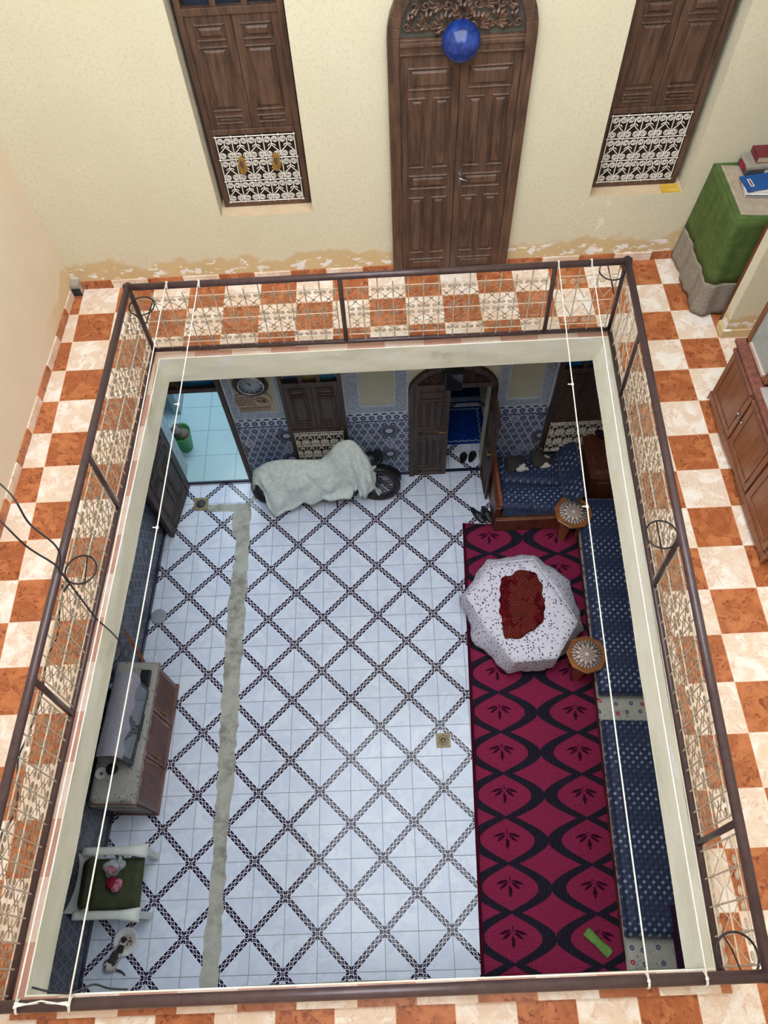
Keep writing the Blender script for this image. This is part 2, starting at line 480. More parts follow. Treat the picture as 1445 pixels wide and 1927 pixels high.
DRAINM = simple('brass_drain', c(134, 118, 86), .45, .3, .3, 40); PURPLE = mat_cloth('plum_cloth', c(40, 16, 40), c(56, 24, 52))
DOILY = None
def mat_doily():
    m, b = newmat('lace_doily')
    x, y, z, v = coords('Object')
    r = sqrtx(sq(x)+sq(y)); a = mth('ARCTAN2', y, x)
    pet = absx(sinx(a*6.0))
    k1 = AND(r < .12, absx(r*8.0-pet*.9) < .22)
    k2 = AND(AND(r > .125, r < .185), sinx(a*26.0) > -.1)
    k = OR(OR(k1, k2), r < .02)
    col = mix(k, c(142, 112, 100), c(232, 222, 216))
    put(b.inputs['Base Color'], col); b.inputs['Roughness'].default_value = .8
    bump(b, k, .002, .5); return m
DOILY = mat_doily()
CLOCKF = None
def mat_clock():
    m, b = newmat('clock_face')
    x, y, z, v = coords('Object')
    r = sqrtx(sq(x)+sq(z)); a = mth('ARCTAN2', z, x)
    tick = AND(absx(fz(a*(12/(2*PI)))) < .10, AND(r > .105, r < .125))
    col = mix(tick, mix(noise(v, 14, 3), c(150, 166, 182), c(178, 190, 204)), c(60, 58, 60))
    put(b.inputs['Base Color'], col); b.inputs['Roughness'].default_value = .15
    return m
CLOCKF = mat_clock()

# ------------------------------------------------------------------ mesh helpers
class MB:
    def __init__(s): s.v = []; s.f = []; s.sm = []
    def add(s, vs, fs, smooth=False):
        o = len(s.v); s.v += [tuple(p) for p in vs]; s.f += [tuple(i+o for i in f) for f in fs]; s.sm += [smooth]*len(fs)
    def box(s, x0, x1, y0, y1, z0, z1, rot=0, piv=None, tx=None):
        vs = [Vector((x, y, z)) for x in (x0, x1) for y in (y0, y1) for z in (z0, z1)]
        if rot:
            R = Matrix.Rotation(rot, 3, 'Z'); p = Vector(piv or ((x0+x1)/2, (y0+y1)/2, 0)); vs = [R@(q-p)+p for q in vs]
        if tx: vs = [tx@q for q in vs]
        s.add(vs, [(0, 1, 3, 2), (4, 6, 7, 5), (0, 4, 5, 1), (2, 3, 7, 6), (0, 2, 6, 4), (1, 5, 7, 3)])
    def hexa(s, b4, t4):
        s.add(list(b4)+list(t4), [(3, 2, 1, 0), (4, 5, 6, 7), (0, 1, 5, 4), (1, 2, 6, 5), (2, 3, 7, 6), (3, 0, 4, 7)])
    def frust(s, x0, x1, z0, z1, y0, y1, ins):
        # raised field on a y plane: base at y0, top at y1 inset
        s.hexa([(x0, y0, z0), (x1, y0, z0), (x1, y0, z1), (x0, y0, z1)], [(x0+ins, y1, z0+ins), (x1-ins, y1, z0+ins), (x1-ins, y1, z1-ins), (x0+ins, y1, z1-ins)])
    def tube(s, pts, r, n=6, closed=False, cap=True):
        pts = [Vector(p) for p in pts]; N = len(pts)
        if N < 2: return
        rs = r if isinstance(r, (list, tuple)) else [r]*N
        vs = []; up = None
        for i, p in enumerate(pts):
            a = pts[(i-1) % N] if (i > 0 or closed) else p; b2 = pts[(i+1) % N] if (i < N-1 or closed) else p
            d = (b2-a)
            if d.length < 1e-9: d = Vector((0, 0, 1))
            d.normalize()
            if up is None: up = Vector((0, 0, 1)) if abs(d.z) < .9 else Vector((1, 0, 0))
            e1 = (up - d*up.dot(d))
            if e1.length < 1e-6: e1 = d.orthogonal()
            e1.normalize(); e2 = d.cross(e1); up = e1
            for k in range(n):
                t = 2*PI*k/n; vs.append(p + (e1*math.cos(t)+e2*math.sin(t))*rs[i])
        fs = []
        for i in range(N if closed else N-1):
            j = (i+1) % N
            for k in range(n):
                fs.append((i*n+k, i*n+(k+1) % n, j*n+(k+1) % n, j*n+k))
        if not closed and cap:
            fs.append(tuple(range(n))[::-1]); fs.append(tuple((N-1)*n+k for k in range(n)))
        s.add(vs, fs, n > 5)
    def cyl(s, cx, cy, z0, z1, r, n=24, r2=None):
        s.lathe([(0, z0), (r, z0), (r2 if r2 is not None else r, z1), (0, z1)], cx, cy, n)
    def lathe(s, prof, cx=0, cy=0, n=24, smooth=True, axis='z', cz=0, sx=1, sy=1):
        vs = []; N = len(prof)
        for (r, z) in prof:
            for k in range(n):
                t = 2*PI*k/n; a, b2 = r*math.cos(t)*sx, r*math.sin(t)*sy
                vs.append((cx+a, cy+b2, cz+z) if axis == 'z' else ((cx+a, cy-z, cz+b2) if axis == 'y' else (cx+z, cy+a, cz+b2)))
        fs = [(i*n+k, i*n+(k+1) % n, (i+1)*n+(k+1) % n, (i+1)*n+k) for i in range(N-1) for k in range(n)]
        s.add(vs, fs, smooth)
    def prism(s, poly, z0, z1, axis='z'):
        n = len(poly)
        g = (lambda p, q: (p[0], p[1], q)) if axis == 'z' else (lambda p, q: (p[0], q, p[1])) if axis == 'y' else (lambda p, q: (q, p[0], p[1]))
        vs = [g(p, z0) for p in poly]+[g(p, z1) for p in poly]
        s.add(vs, [tuple(range(n))[::-1], tuple(range(n, 2*n))]+[(i, (i+1) % n, n+(i+1) % n, n+i) for i in range(n)])
    def ell(s, cx, cy, cz, rx, ry, rz, n=16, rot=None):
        vs = []; m2 = n//2
        for i in range(m2+1):
            ph = PI*i/m2
            for k in range(n):
                t = 2*PI*k/n; p = Vector((rx*math.sin(ph)*math.cos(t), ry*math.sin(ph)*math.sin(t), rz*math.cos(ph)))
                if rot: p = rot@p
                vs.append(p+Vector((cx, cy, cz)))
        s.add(vs, [(i*n+k, (i+1)*n+k, (i+1)*n+(k+1) % n, i*n+(k+1) % n) for i in range(m2) for k in range(n)], True)
    def grid(s, fn, nu, nv, wrap=False):
        vs = [fn(i/(nu-1) if not wrap else i/nu, j/(nv-1)) for i in range(nu) for j in range(nv)]
        U = nu if wrap else nu-1
        s.add(vs, [(i*nv+j, ((i+1) % nu)*nv+j, ((i+1) % nu)*nv+j+1, i*nv+j+1) for i in range(U) for j in range(nv-1)], True)
    def xf(s, M, start=0):
        s.v = s.v[:start]+[tuple(M@Vector(p)) for p in s.v[start:]]; return s
    def build(s, name, mat, parent=None, bevel=0, solid=0, sub=0, remesh=0, smooth=None, loc=None, rotz=0):
        me = bpy.data.meshes.new(name); me.from_pydata(s.v, [], s.f); me.validate()
        if len(me.polygons) == len(s.sm):
            me.polygons.foreach_set('use_smooth', s.sm if smooth is None else [smooth]*len(s.sm))
        me.materials.append(mat)
        o = bpy.data.objects.new(name, me); COL.objects.link(o)
        if loc is not None: o.location = loc
        if rotz: o.rotation_euler.z = rotz
        if parent: o.parent = parent
        if remesh:
            md = o.modifiers.new('r', 'REMESH'); md.mode = 'VOXEL'; md.voxel_size = remesh; md.use_smooth_shade = True
            md = o.modifiers.new('s', 'SMOOTH'); md.iterations = 3; md.factor = .5
        if solid: md = o.modifiers.new('t', 'SOLIDIFY'); md.thickness = solid; md.offset = 0
        if bevel: md = o.modifiers.new('b', 'BEVEL'); md.width = bevel; md.segments = 2; md.limit_method = 'ANGLE'; md.angle_limit = .6
        if sub: md = o.modifiers.new('u', 'SUBSURF'); md.levels = sub; md.render_levels = sub
        return o
def struct(o): o['kind'] = 'structure'; return o
def tag(o, label, cat, group=None):
    o['label'] = label; o['category'] = cat
    if group: o['group'] = group
    return o
def thing(name, label, cat, loc=(0, 0, 0), rotz=0, group=None):
    o = bpy.data.objects.new(name, None); COL.objects.link(o); o.empty_display_size = .1
    o.location = loc; o.rotation_euler.z = rotz; return tag(o, label, cat, group)
def sempty(name, loc=(0, 0, 0), rotz=0):
    o = bpy.data.objects.new(name, None); COL.objects.link(o); o.location = loc; o.rotation_euler.z = rotz; o['kind'] = 'structure'; return o
def vn(x, y, z, s=1.0):
    from mathutils import noise as mnz
    return mnz.noise(Vector((x*s, y*s, z*s)))

# ================================================================== ROOM SHELL
ROOF = 9.4
WT = 9.4   # wall top
LW = lambda y: -2.87+.055*y      # left wall of gallery, x at y (y negative)
def wall_cells(mb, xs, zs, holes, y0, y1):
    for i in range(len(xs)-1):
        for j in range(len(zs)-1):
            cx, cz = (xs[i]+xs[i+1])/2, (zs[j]+zs[j+1])/2
            if any(a < cx < b and p < cz < q for a, b, p, q in holes): continue
            mb.box(xs[i], xs[i+1], y0, y1, zs[j], zs[j+1])
HL = (-2.76, -1.86, 0.0, 2.55)            # left doorway, lower
HD = (.30, 1.20, 0.0, 1.88)                # lower middle doorway
HW1 = (-1.345, -.555, 4.20, 6.1)          # gallery window left
HW2 = (1.795, 2.59, 4.20, 6.1)
holes = [HL, HD, HW1, HW2]
xs = sorted({-3.6, 4.8} | {h[0] for h in holes} | {h[1] for h in holes})
zs = sorted({-.1, WT, 3.2} | {h[2] for h in holes} | {h[3] for h in holes})
mb = MB(); wall_cells(mb, xs, zs, holes, 0, .26); struct(mb.build('wall_far', PLASTER))
mb = MB(); mb.hexa([(LW(.3), .3, ZU-.05), (LW(.3)-.25, .3, ZU-.05), (LW(-9)-.25, -9, ZU-.05), (LW(-9), -9, ZU-.05)], [(LW(.3), .3, WT), (LW(.3)-.25, .3, WT), (LW(-9)-.25, -9, WT), (LW(-9), -9, WT)])
struct(mb.build('wall_left', PEACH))
mb = MB(); mb.box(-4, 5, -7.65, -7.4, -.1, ROOF); struct(mb.build('wall_near', PEACH))
# right side: partition stub, alcove end, wall behind the dresser
mb = MB(); mb.box(2.90, 4.8, -1.0, -.89, ZU, WT); mb.box(2.885, 4.8, -1.012, -.88, ZU, ZU+.09)
struct(mb.build('wall_right_partition', PLASTER, bevel=.006))
mb = MB(); mb.box(3.16, 3.4, -7.6, -1.0, ZU, WT); struct(mb.build('wall_right', PLASTER))
mb = MB(); mb.box(4.6, 4.8, -1.0, 0, ZU, WT); struct(mb.build('wall_alcove', PLASTER))
# lower storey walls
GL = lambda y: -2.925+.057*y
mb = MB(); mb.hexa([(GL(0), 0, -.1), (GL(0)-.2, 0, -.1), (GL(-7.5)-.2, -7.5, -.1), (GL(-7.5), -7.5, -.1)], [(GL(0), 0, 3.2), (GL(0)-.2, 0, 3.2), (GL(-7.5)-.2, -7.5, 3.2), (GL(-7.5), -7.5, 3.2)])
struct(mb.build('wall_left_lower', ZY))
mb = MB(); mb.hexa([(3.05, 0, -.1), (3.25, 0, -.1), (2.8, -7.5, -.1), (2.6, -7.5, -.1)], [(3.05, 0, 3.2), (3.25, 0, 3.2), (2.8, -7.5, 3.2), (2.6, -7.5, 3.2)])
struct(mb.build('wall_right_lower', PLASTER))
mb = MB(); mb.hexa([(GL(0)+.012, 0, 0), (GL(0), 0, 0), (GL(-7.4), -7.4, 0), (GL(-7.4)+.012, -7.4, 0)], [(GL(0)+.012, 0, .07), (GL(0), 0, .07), (GL(-7.4), -7.4, .07), (GL(-7.4)+.012, -7.4, .07)])
struct(mb.build('baseboard_left_lower', DKBLUE))
# unseen roof slab and light well, raised to limit light on gallery walls
mb = MB(); RO = [(-2.05, -.85), (1.98, -.85), (1.98, -5.75), (-2.05, -5.75)]; RX = [(-3.6, .3), (4.8, .3), (4.8, -7.7), (-3.6, -7.7)]
for i in range(4):
    a, b2, p, q = RX[i], RX[(i+1) % 4], RO[(i+1) % 4], RO[i]
    mb.hexa([(w_[0], w_[1], ROOF) for w_ in (a, b2, p, q)], [(w_[0], w_[1], ROOF+.25) for w_ in (a, b2, p, q)])
struct(mb.build('ceiling_unseen', CREAM_C))
# floors
mb = MB(); mb.add([(-3.6, -7.5, 0), (3.4, -7.5, 0), (3.4, 0.02, 0), (-3.6, 0.02, 0)], [(0, 1, 2, 3)]); struct(mb.build('floor_lower', GROUND))
OT = [(-1.962, -.95), (1.935, -.96), (1.655, -5.60), (-2.19, -5.595)]     # opening, top edge
OB = [(-1.975, -.93), (1.87, -.93), (1.595, -5.64), (-2.215, -5.635)]    # opening, bottom edge
def offs(poly, d):
    sg = [(-1, 1), (1, 1), (1, -1), (-1, -1)]
    return [(p[0]+d*s[0], p[1]+d*s[1]) for p, s in zip(poly, sg)]
CU = offs(OT, .075); CU = [CU[0], CU[1], (CU[2][0], -5.722), (CU[3][0], -5.712)]
outer = [(LW(0), 0), (4.6, 0), (4.6, -7.4), (LW(-7.4), -7.4)]
def ring(a, b2, za, zb): 
    n = len(a); return [(p[0], p[1], za) for p in a]+[(p[0], p[1], zb) for p in b2], [(i, (i+1) % n, n+(i+1) % n, n+i) for i in range(n)]
mb = MB(); vs, fs = ring(outer, CU, ZU, ZU); mb.add(vs, [f[::-1] for f in fs]); struct(mb.build('floor_upper', TILE_U))
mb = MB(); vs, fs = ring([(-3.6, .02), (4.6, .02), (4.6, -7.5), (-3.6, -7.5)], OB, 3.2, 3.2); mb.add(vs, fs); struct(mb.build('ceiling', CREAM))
# plaster face of the slab, subdivided and a little uneven
mb = MB()
for i in range(4):
    a, b2 = OT[i], OT[(i+1) % 4]; p, q = OB[i], OB[(i+1) % 4]
    def fn(u, v, a=a, b2=b2, p=p, q=q, i=i):
        tx, ty = a[0]+(b2[0]-a[0])*u, a[1]+(b2[1]-a[1])*u; bx, by = p[0]+(q[0]-p[0])*u, p[1]+(q[1]-p[1])*u
        w = .010*vn(tx*2, ty*2, v*3)*(1 if 0.01 < u < .99 else 0)
        nx, ny = [(0, -1), (-1, 0), (0, 1), (1, 0)][i]
        return (tx+(bx-tx)*v+nx*w, ty+(by-ty)*v+ny*w, ZU+.03+(3.2-ZU-.03)*v)
    mb.grid(fn, 60, 6)
LIP = offs(OT, .009); vs, fs = ring(LIP, OT, ZU+.032, ZU+.03); mb.add(vs, [f[::-1] for f in fs]); vs, fs = ring(LIP, LIP, ZU, ZU+.032); mb.add(vs, fs)
struct(mb.build('trim_1', SLAB))
# curb of narrow tile pieces round the opening
CUN = offs(OT, .075); CUN[2] = (CUN[2][0], -5.66); CUN[3] = (CUN[3][0], -5.655)
mb = MB(); vs, fs = ring(CUN, LIP, ZU+.027, ZU+.029); mb.add(vs, [f[::-1] for f in fs]); vs, fs = ring(CUN, CUN, ZU, ZU+.027); mb.add(vs, fs)
struct(mb.build('trim_2', TILE_CURB))
mb = MB(); mb.hexa([(CUN[3][0], CUN[3][1], ZU), (CUN[2][0], CUN[2][1], ZU), (CU[2][0], CU[2][1], ZU), (CU[3][0], CU[3][1], ZU)][::-1], [(CUN[3][0], CUN[3][1], ZU+.024), (CUN[2][0], CUN[2][1], ZU+.024), (CU[2][0], CU[2][1], ZU+.024), (CU[3][0], CU[3][1], ZU+.024)][::-1])
struct(mb.build('trim_3', TILE_CURBN))
# skirting
mb = MB(); mb.box(LW(0), .112, -.012, 0, ZU, ZU+.085); mb.box(1.155, 4.6, -.012, 0, ZU, ZU+.085); struct(mb.build('baseboard_far', TILE_SK))
mb = MB(); a, b2 = (LW(-.11), -.11), (LW(-7.4), -7.4)
mb.hexa([(a[0], a[1], ZU), (a[0]+.012, a[1], ZU), (b2[0]+.012, b2[1], ZU), (b2[0], b2[1], ZU)][::-1], [(a[0], a[1], ZU+.085), (a[0]+.012, a[1], ZU+.085), (b2[0]+.012, b2[1], ZU+.085), (b2[0], b2[1], ZU+.085)][::-1])
struct(mb.build('baseboard_left', TILE_SL))

# ================================================================== JOINERY HELPERS
def leaf(mb, x0, x1, z0, z1, y, panels, th=.04, m=.018):
    """door leaf facing -y; front face at y-th; panels = list of (x0,x1,z0,z1)"""
    mb.box(x0, x1, y-th, y, z0, z1)
    f = y-th
    for (a, b2, p, q) in panels:
        for (u0, u1, w0, w1) in ((a, b2, p, p+m), (a, b2, q-m, q), (a, a+m, p+m, q-m), (b2-m, b2, p+m, q-m)):
            mb.frust(u0, u1, w0, w1, f, f-.014, m*.32)
        mb.frust(a+m*1.5, b2-m*1.5, p+m*1.5, q-m*1.5, f, f-.012, .016)
def spiral(cx, cz, r, turns, a0, sgn, n=16, rend=.18):
    pts = []
    for i in range(n+1):
        t = i/n; a = a0+sgn*turns*2*PI*t; rr = r*(1-t*(1-rend)); pts.append((cx+rr*math.cos(a), cz+rr*math.sin(a)))
    return pts
def win_grille(mb, scr, W, H, nx, ny, r=.0041):
    """white window grille in x/z plane from 0..W,0..H; mb bars; scr scrolls"""
    cw, ch = W/nx, H/ny
    for i in range(nx+1): mb.tube([(i*cw, 0, -.01), (i*cw, 0, H+.01)], r*1.15, 5)
    for j in range(ny+1): mb.tube([(-.012, 0, j*ch), (W+.012, 0, j*ch)], r*1.15, 5)
    for i in range(nx):
        for j in range(ny):
            cx, z0 = (i+.5)*cw, j*ch
            for s in (-1, 1):
                R = cw*.225
                def T3(pts): return [(cx+s*p[0], -.002, z0+p[1]) for p in pts]
                # top scroll flowing down to the hook
                sp = spiral(cw*.25, ch*.80, R, 1.9, PI*1.0, -1, 20)
                scr.tube(T3([(-cw*.30, ch*.52), (-cw*.20, ch*.58), (-.0, ch*.66)][::-1][:0]+[( -cw*.24, ch*.53), (-cw*.17, ch*.60), (0, ch*.63)]+sp), r, 4)
                # bottom heart leg and scroll
                sp = spiral(cw*.25, ch*.20, R, 1.9, 0.0, -1, 20)
                scr.tube(T3([(0, ch*.58), (cw*.22, ch*.42), (cw*.42, ch*.30)]+sp), r, 4)
def window_unit(name, x0, x1, y, z0, zg, zs, zt, arch, glassc, wood, panes=3, shut=None, depth=.05, nx=5, ny=3):
    """frame + shutters + grille + transom; z0 bottom, zg top of grille, zs top of shutters, zt top of panes"""
    w = sempty(name, (x0, y, z0)); W = x1-x0
    g, s, t = zg-z0, zs-z0, zt-z0
    fr = MB(); b2 = .045
    top = t+.30
    fr.box(0, b2, -depth, .02, 0, top); fr.box(W-b2, W, -depth, .02, 0, top); fr.box(b2, W-b2, -depth, .02, 0, b2)
    fr.box(b2, W-b2, -depth, .02, g, g+.045); fr.box(b2, W-b2, -depth, .02, s, s+.05); fr.box(b2, W-b2, -depth, .02, t, top)
    for k in range(1, panes): xx = b2+(W-2*b2)*k/panes; fr.box(xx-.022, xx+.022, -depth+.008, .02, s+.05, t)
    fr.build('window_frame', wood, w, bevel=.004)
    bk = MB(); bk.box(b2, W-b2, .02, .03, b2, g); bk.build('backing_board', DARKROOM if glassc is None else WOOD_G, w)
    mid = W/2
    for (a, c2) in ((b2, mid-.002), (mid+.002, W-b2)):
        l = MB(); ww = c2-a; h0, h1 = g+.047, s-.002
        e = ww*.16
        leaf(l, a, c2, h0, h1, -.004, [(a+e, c2-e, h0+.04, h0+.11), (a+e, c2-e, h0+.14, h1-.20), (a+e, c2-e, h1-.17, h1-.05)], .034)
        l.build('shutter', wood, w, bevel=.003)
    for k in range(panes):
        p = MB(); a = b2+(W-2*b2)*k/panes; c2 = b2+(W-2*b2)*(k+1)/panes
        p.box(a+.02, c2-.02, -.005, .0, s+.05, t); p.build('pane', glassc[k] if isinstance(glassc, (list, tuple)) else (glassc or GLASS_D), w)
    gr = MB(); sc = MB(); win_grille(gr, sc, W-2*b2-.03, g-b2-.02, nx, ny)
    M = Matrix.Translation((b2+.015, -depth-.004, b2+.008)); gr.xf(M); sc.xf(M)
    go = gr.build('window_grille', WIRE_W, w); sc.build('scrollwork', WIRE_W, go)
    return w

# gallery windows (standing back in their reveals)
yw = .17
p = PY(424, 384, yw); q = PY(583, 376, yw)
window_unit('window_1', -1.315, -.575, yw, 4.205, PY(400, 249, yw).z, PY(347, 25, yw).z, PY(347, 25, yw).z+.20, 1, GLASS_D, WOOD_D)
window_unit('window_2', 1.81, 2.545, yw, 4.205, PY(1230, 204, yw).z, PY(347, 25, yw).z, PY(347, 25, yw).z+.20, 1, GLASS_D, WOOD_D)
mb = MB()
for h in (HW1, HW2): mb.box(h[0]-.1, h[1]+.1, .23, .27, 4.0, 6.2)
struct(mb.build('trim_4', DARKROOM))
SILL = simple('tan_sill', c(206, 180, 148), .8, 0, .08, 6); GREYREV = simple('grey_reveal', c(196, 184, 164), .8, 0, .08, 4)
mb = MB(); mb.box(-1.343, -.557, .002, .17, 4.2, 4.203); struct(mb.build('trim_60', SILL)); mb = MB(); mb.box(1.797, 2.588, .002, .17, 4.2, 4.203); struct(mb.build('trim_61', SILL))
mb = MB(); mb.box(-1.345, -1.342, .003, .17, 4.2, 6.1); struct(mb.build('trim_62', GREYREV))
# chipped sill of the left window and painted sills
def carve(name, mb_fn, mat, parent): 
    m_ = MB(); mb_fn(m_); return m_.build(name, mat, parent, bevel=.0)
def tympanum(mb, cx, cz, R, y, seed, H=None):
    """fret-carved scrollwork inside a half disc radius R"""
    rd = random.Random(seed)
    for ringr, n in ((.30, 3), (.56, 5), (.82, 8)):
        for k in range(n):
            a = PI*(k+.5)/n; px, pz = cx+R*ringr*math.cos(a), cz+R*ringr*math.sin(a)
            rr = R*.15
            for s in (-1, 1):
                sp = spiral(px+s*rr*.55, pz, rr*.55, 1.3, PI if s > 0 else 0, s, 10)
                mb.tube([(x_, y-.004, z_) for x_, z_ in sp if z_ > cz+.01], .0085, 5)
            for j in range(8):
                a2 = a+(j-3.5)*.42; L = rr*(1.25+.3*rd.random())
                e = (px+L*math.cos(a2), pz+L*math.sin(a2))
                if e[1] < cz+.01 or math.hypot(e[0]-cx, e[1]-cz) > R*.99: continue
                mb.tube([(px+.3*L*math.cos(a2), y-.004, pz+.3*L*math.sin(a2)), (px+.7*L*math.cos(a2+.12), y-.012, pz+.7*L*math.sin(a2+.12)), (e[0], y-.004, e[1])], [.005, .015, .004], 5)
def arch_frame(mb, x0, x1, zb, zs_, wd, y0, y1, rz=None, n=20):
    cx = (x0+x1)/2; R = (x1-x0)/2; rz = rz or R
    mb.box(x0, x0+wd, y0, y1, zb, zs_); mb.box(x1-wd, x1, y0, y1, zb, zs_)
    for k in range(n):
        a, b2 = PI*k/n, PI*(k+1)/n
        def P(rx, rz_, t, y): return (cx+rx*math.cos(t), y, zs_+rz_*math.sin(t))
        mb.hexa([P(R, rz, a, y0), P(R-wd, rz-wd, a, y0), P(R-wd, rz-wd, b2, y0), P(R, rz, b2, y0)], [P(R, rz, a, y1), P(R-wd, rz-wd, a, y1), P(R-wd, rz-wd, b2, y1), P(R, rz, b2, y1)])
def halfdisc(mb, cx, cz, rx, rz, y0, y1, n=24):
    mb.prism([(cx+rx*math.cos(PI*k/n), cz+rz*math.sin(PI*k/n)) for k in range(n+1)], y0, y1, 'y')
def doorpanels(a, b2, z0, hs):
    out = []; e = (b2-a)*.13
    for (p, q, split) in hs:
        if split:
            mid = (a+b2)/2; g = (b2-a)*.06
            out += [(a+e, mid-g, z0+p, z0+q), (mid+g, b2-e, z0+p, z0+q)]
        else: out.append((a+e, b2-e, z0+p, z0+q))
    return out
# gallery arched double door
d1 = sempty('door_1', (0, 0, ZU))
HS = [(.05, .19, 0), (.25, .835, 1), (.905, 1.04, 0), (1.10, 1.68, 1), (1.73, 1.90, 0)]
mb = MB(); arch_frame(mb, .115, 1.15, 0, 2.10, .085, -.06, 0); mb.box(.2, 1.065, -.05, 0, 1.975, 2.09); mb.box(.2, 1.065, -.066, -.05, 2.045, 2.075)
mb.box(.2, 1.065, -.06, -.05, 1.985, 2.0)
mb.build('door_frame', WOOD_D, d1, bevel=.005)
mb = MB(); halfdisc(mb, .6325, 2.09, .44, .44, -.012, -.002); mb.build('tympanum_back', DARKROOM, d1)
mb = MB(); tympanum(mb, .6325, 2.10, .425, -.03, 3); mb.build('carved_tympanum', WOOD_D, d1)
for (a, b2) in ((.2, .631), (.634, 1.065)):
    mb = MB(); leaf(mb, a, b2, .005, 1.975, -.004, doorpanels(a, b2, 0, HS), .036); lf = mb.build('door_leaf', WOOD_D, d1, bevel=.004)
    if b2 > 1:
        mb = MB(); mb.box(.66, .685, -.046, -.04, .93, 1.06); mb.tube([(.672, -.05, 1.01), (.672, -.075, 1.01), (.70, -.08, 1.0), (.745, -.078, .99)], .007, 6); mb.build('door_handle', CHROME, lf)
# blue glazed dome hung over the door
lamp_c = Vector((.618, -.12, 5.60))
mb = MB(); prof = [(.0, .085), (.03, .083), (.06, .076), (.09, .062), (.113, .042), (.128, .015), (.132, 0), (.130, -.012), (.120, -.012), (.0, -.0)]
mb.lathe(prof, 0, 0, 40)
M = Matrix.Translation(lamp_c)@Euler((math.radians(52), 0, math.radians(-8))).to_matrix().to_4x4()
mb.xf(M)
bl = thing('wall_lamp', 'round glossy blue glazed dome lamp hung above the arched upstairs door', 'lamp', lamp_c)
mb.xf(Matrix.Translation(-lamp_c)); mb.build('lamp_dome', BLUEGL, bl)
mb = MB(); mb.tube([(0, .02, .0), (0, .06, .02), (0, .065, .02)], .012, 8); mb.tube([(.0, .05, .02), (0, .062, .07)], .02, 8); mb.build('wall_bracket', BLACKIRON, bl)

# ================================================================== LOWER FAR WALL
def panel(name, x0, x1, z0, z1, mat, y1=-.008):
    m_ = MB(); m_.box(x0, x1, y1, .0, z0, z1); return struct(m_.build(name, mat))
ZT = 1.39
panel('trim_5', -1.83, -1.20, 0, ZT, ZX); panel('trim_8', -1.20, -.50, 0, .42, ZX); panel('trim_9', 1.90, 3.0, 0, .45, ZX); panel('trim_6', -.50, .24, 0, ZT, ZX); panel('trim_7', 1.26, 1.90, 0, ZT, ZX)
for k, (a, b2) in enumerate(((-.50, .33), (1.18, 3.05))):
    mb = MB(); mb.box(a, b2, -.016, -.0, 0, .055); struct(mb.build('baseboard_far_%d' % (k+1), DKBLUE))
def stucco_frame(n, x0, x1, nx0, nx1, nz):
    m_ = MB(); y1 = -.022; top = 2.75
    m_.box(x0+.02, nx0-.03, y1, 0, ZT+.01, top); m_.box(nx1+.03, x1-.02, y1, 0, ZT+.01, top); m_.box(nx0-.03, nx1+.03, y1, 0, ZT+.01, nz-.03)
    struct(m_.build('trim_%d' % n, STUCCO))
    m_ = MB()
    for (a, b2) in ((x0, x0+.02), (x1-.02, x1), (nx0-.03, nx0-.012), (nx1+.012, nx1+.03)): m_.box(a, b2, y1-.012, 0, (ZT if a in (x0, x1-.02) else nz-.03), top)
    m_.box(x0, x1, y1-.008, 0, ZT, ZT+.02); m_.box(nx0-.03, nx1+.03, y1-.012, 0, nz-.03, nz-.014)
    struct(m_.build('trim_%d' % (n+1), simple('stucco_border_%d' % n, c(184, 198, 214), .6)))
    m_ = MB(); m_.box(nx0-.012, nx1+.012, -.016, 0, nz-.014, top); struct(m_.build('trim_%d' % (n+2), CREAM))
stucco_frame(10, -1.83, -1.20, -1.71, -1.27, 1.54)
stucco_frame(20, -.50, .24, -.30, .065, 1.55)
stucco_frame(30, 1.26, 1.90, 1.40, 1.74, 1.55)
window_unit('window_3', -1.20, -.50, -.032, .42, 1.16, 2.02, 2.22, 0, [GLASS_D, GLASS_Y, GLASS_B], WOOD_G)
window_unit('window_4', 1.90, 2.68, -.032, .45, 1.11, 2.03, 2.22, 0, [GLASS_B, GLASS_B, GLASS_D], WOOD_G)
# left doorway, lower storey: frame with coloured transom, open leaf, room behind
d2 = sempty('door_2', (0, 0, 0))
mb = MB(); mb.box(-1.90, -1.84, -.03, .06, .0, 2.55); mb.box(-2.80, -2.75, -.03, .06, 0, 2.55); mb.box(-2.75, -1.90, -.03, .06, 1.93, 2.0); mb.box(-2.34, -2.30, -.02, .05, 2.0, 2.5); mb.box(-2.75, -1.90, -.03, .06, 2.5, 2.56)
mb.build('door_frame', WOOD_G, d2, bevel=.004)
for (a, b2, mt) in ((-2.75, -2.34, GLASS_Y), (-2.30, -1.90, GLASS_B)):
    mb = MB(); mb.box(a, b2, .02, .03, 2.0, 2.5); mb.build('transom_pane', mt, d2)
hinge = Vector((-2.745, -.02, .01)); lp = PZ(325, 1000, .02)
ang = math.atan2(lp.y-hinge.y, lp.x-hinge.x)
LWd = .80
dl = MB(); HS2 = [(.06, .22, 0), (.28, .95, 1), (1.02, 1.18, 0), (1.24, 1.82, 1)]
leaf(dl, 0, LWd, 0, 1.92, .02, [], .04)
t1 = MB(); leaf(t1, 0, LWd, 0, 1.92, 0, doorpanels(0, LWd, 0, HS2), .02)
t1.xf(Matrix.Rotation(PI, 4, 'Z')); t1.xf(Matrix.Translation((LWd, 0, 0)))
t1.xf(Matrix.Translation((0, .02, 0)))
dl2 = MB(); dl2.add(t1.v, t1.f); dl2.add(dl.v, dl.f)
dl2.xf(Matrix.Translation(hinge)@Matrix.Rotation(ang, 4, 'Z'))
dl2.build('door_leaf', WOOD_G, d2, bevel=.003)
mb = MB(); mb.box(-2.76, -1.86, -.012, .26, 0, .045); struct(mb.build('trim_40', DKBLUE))
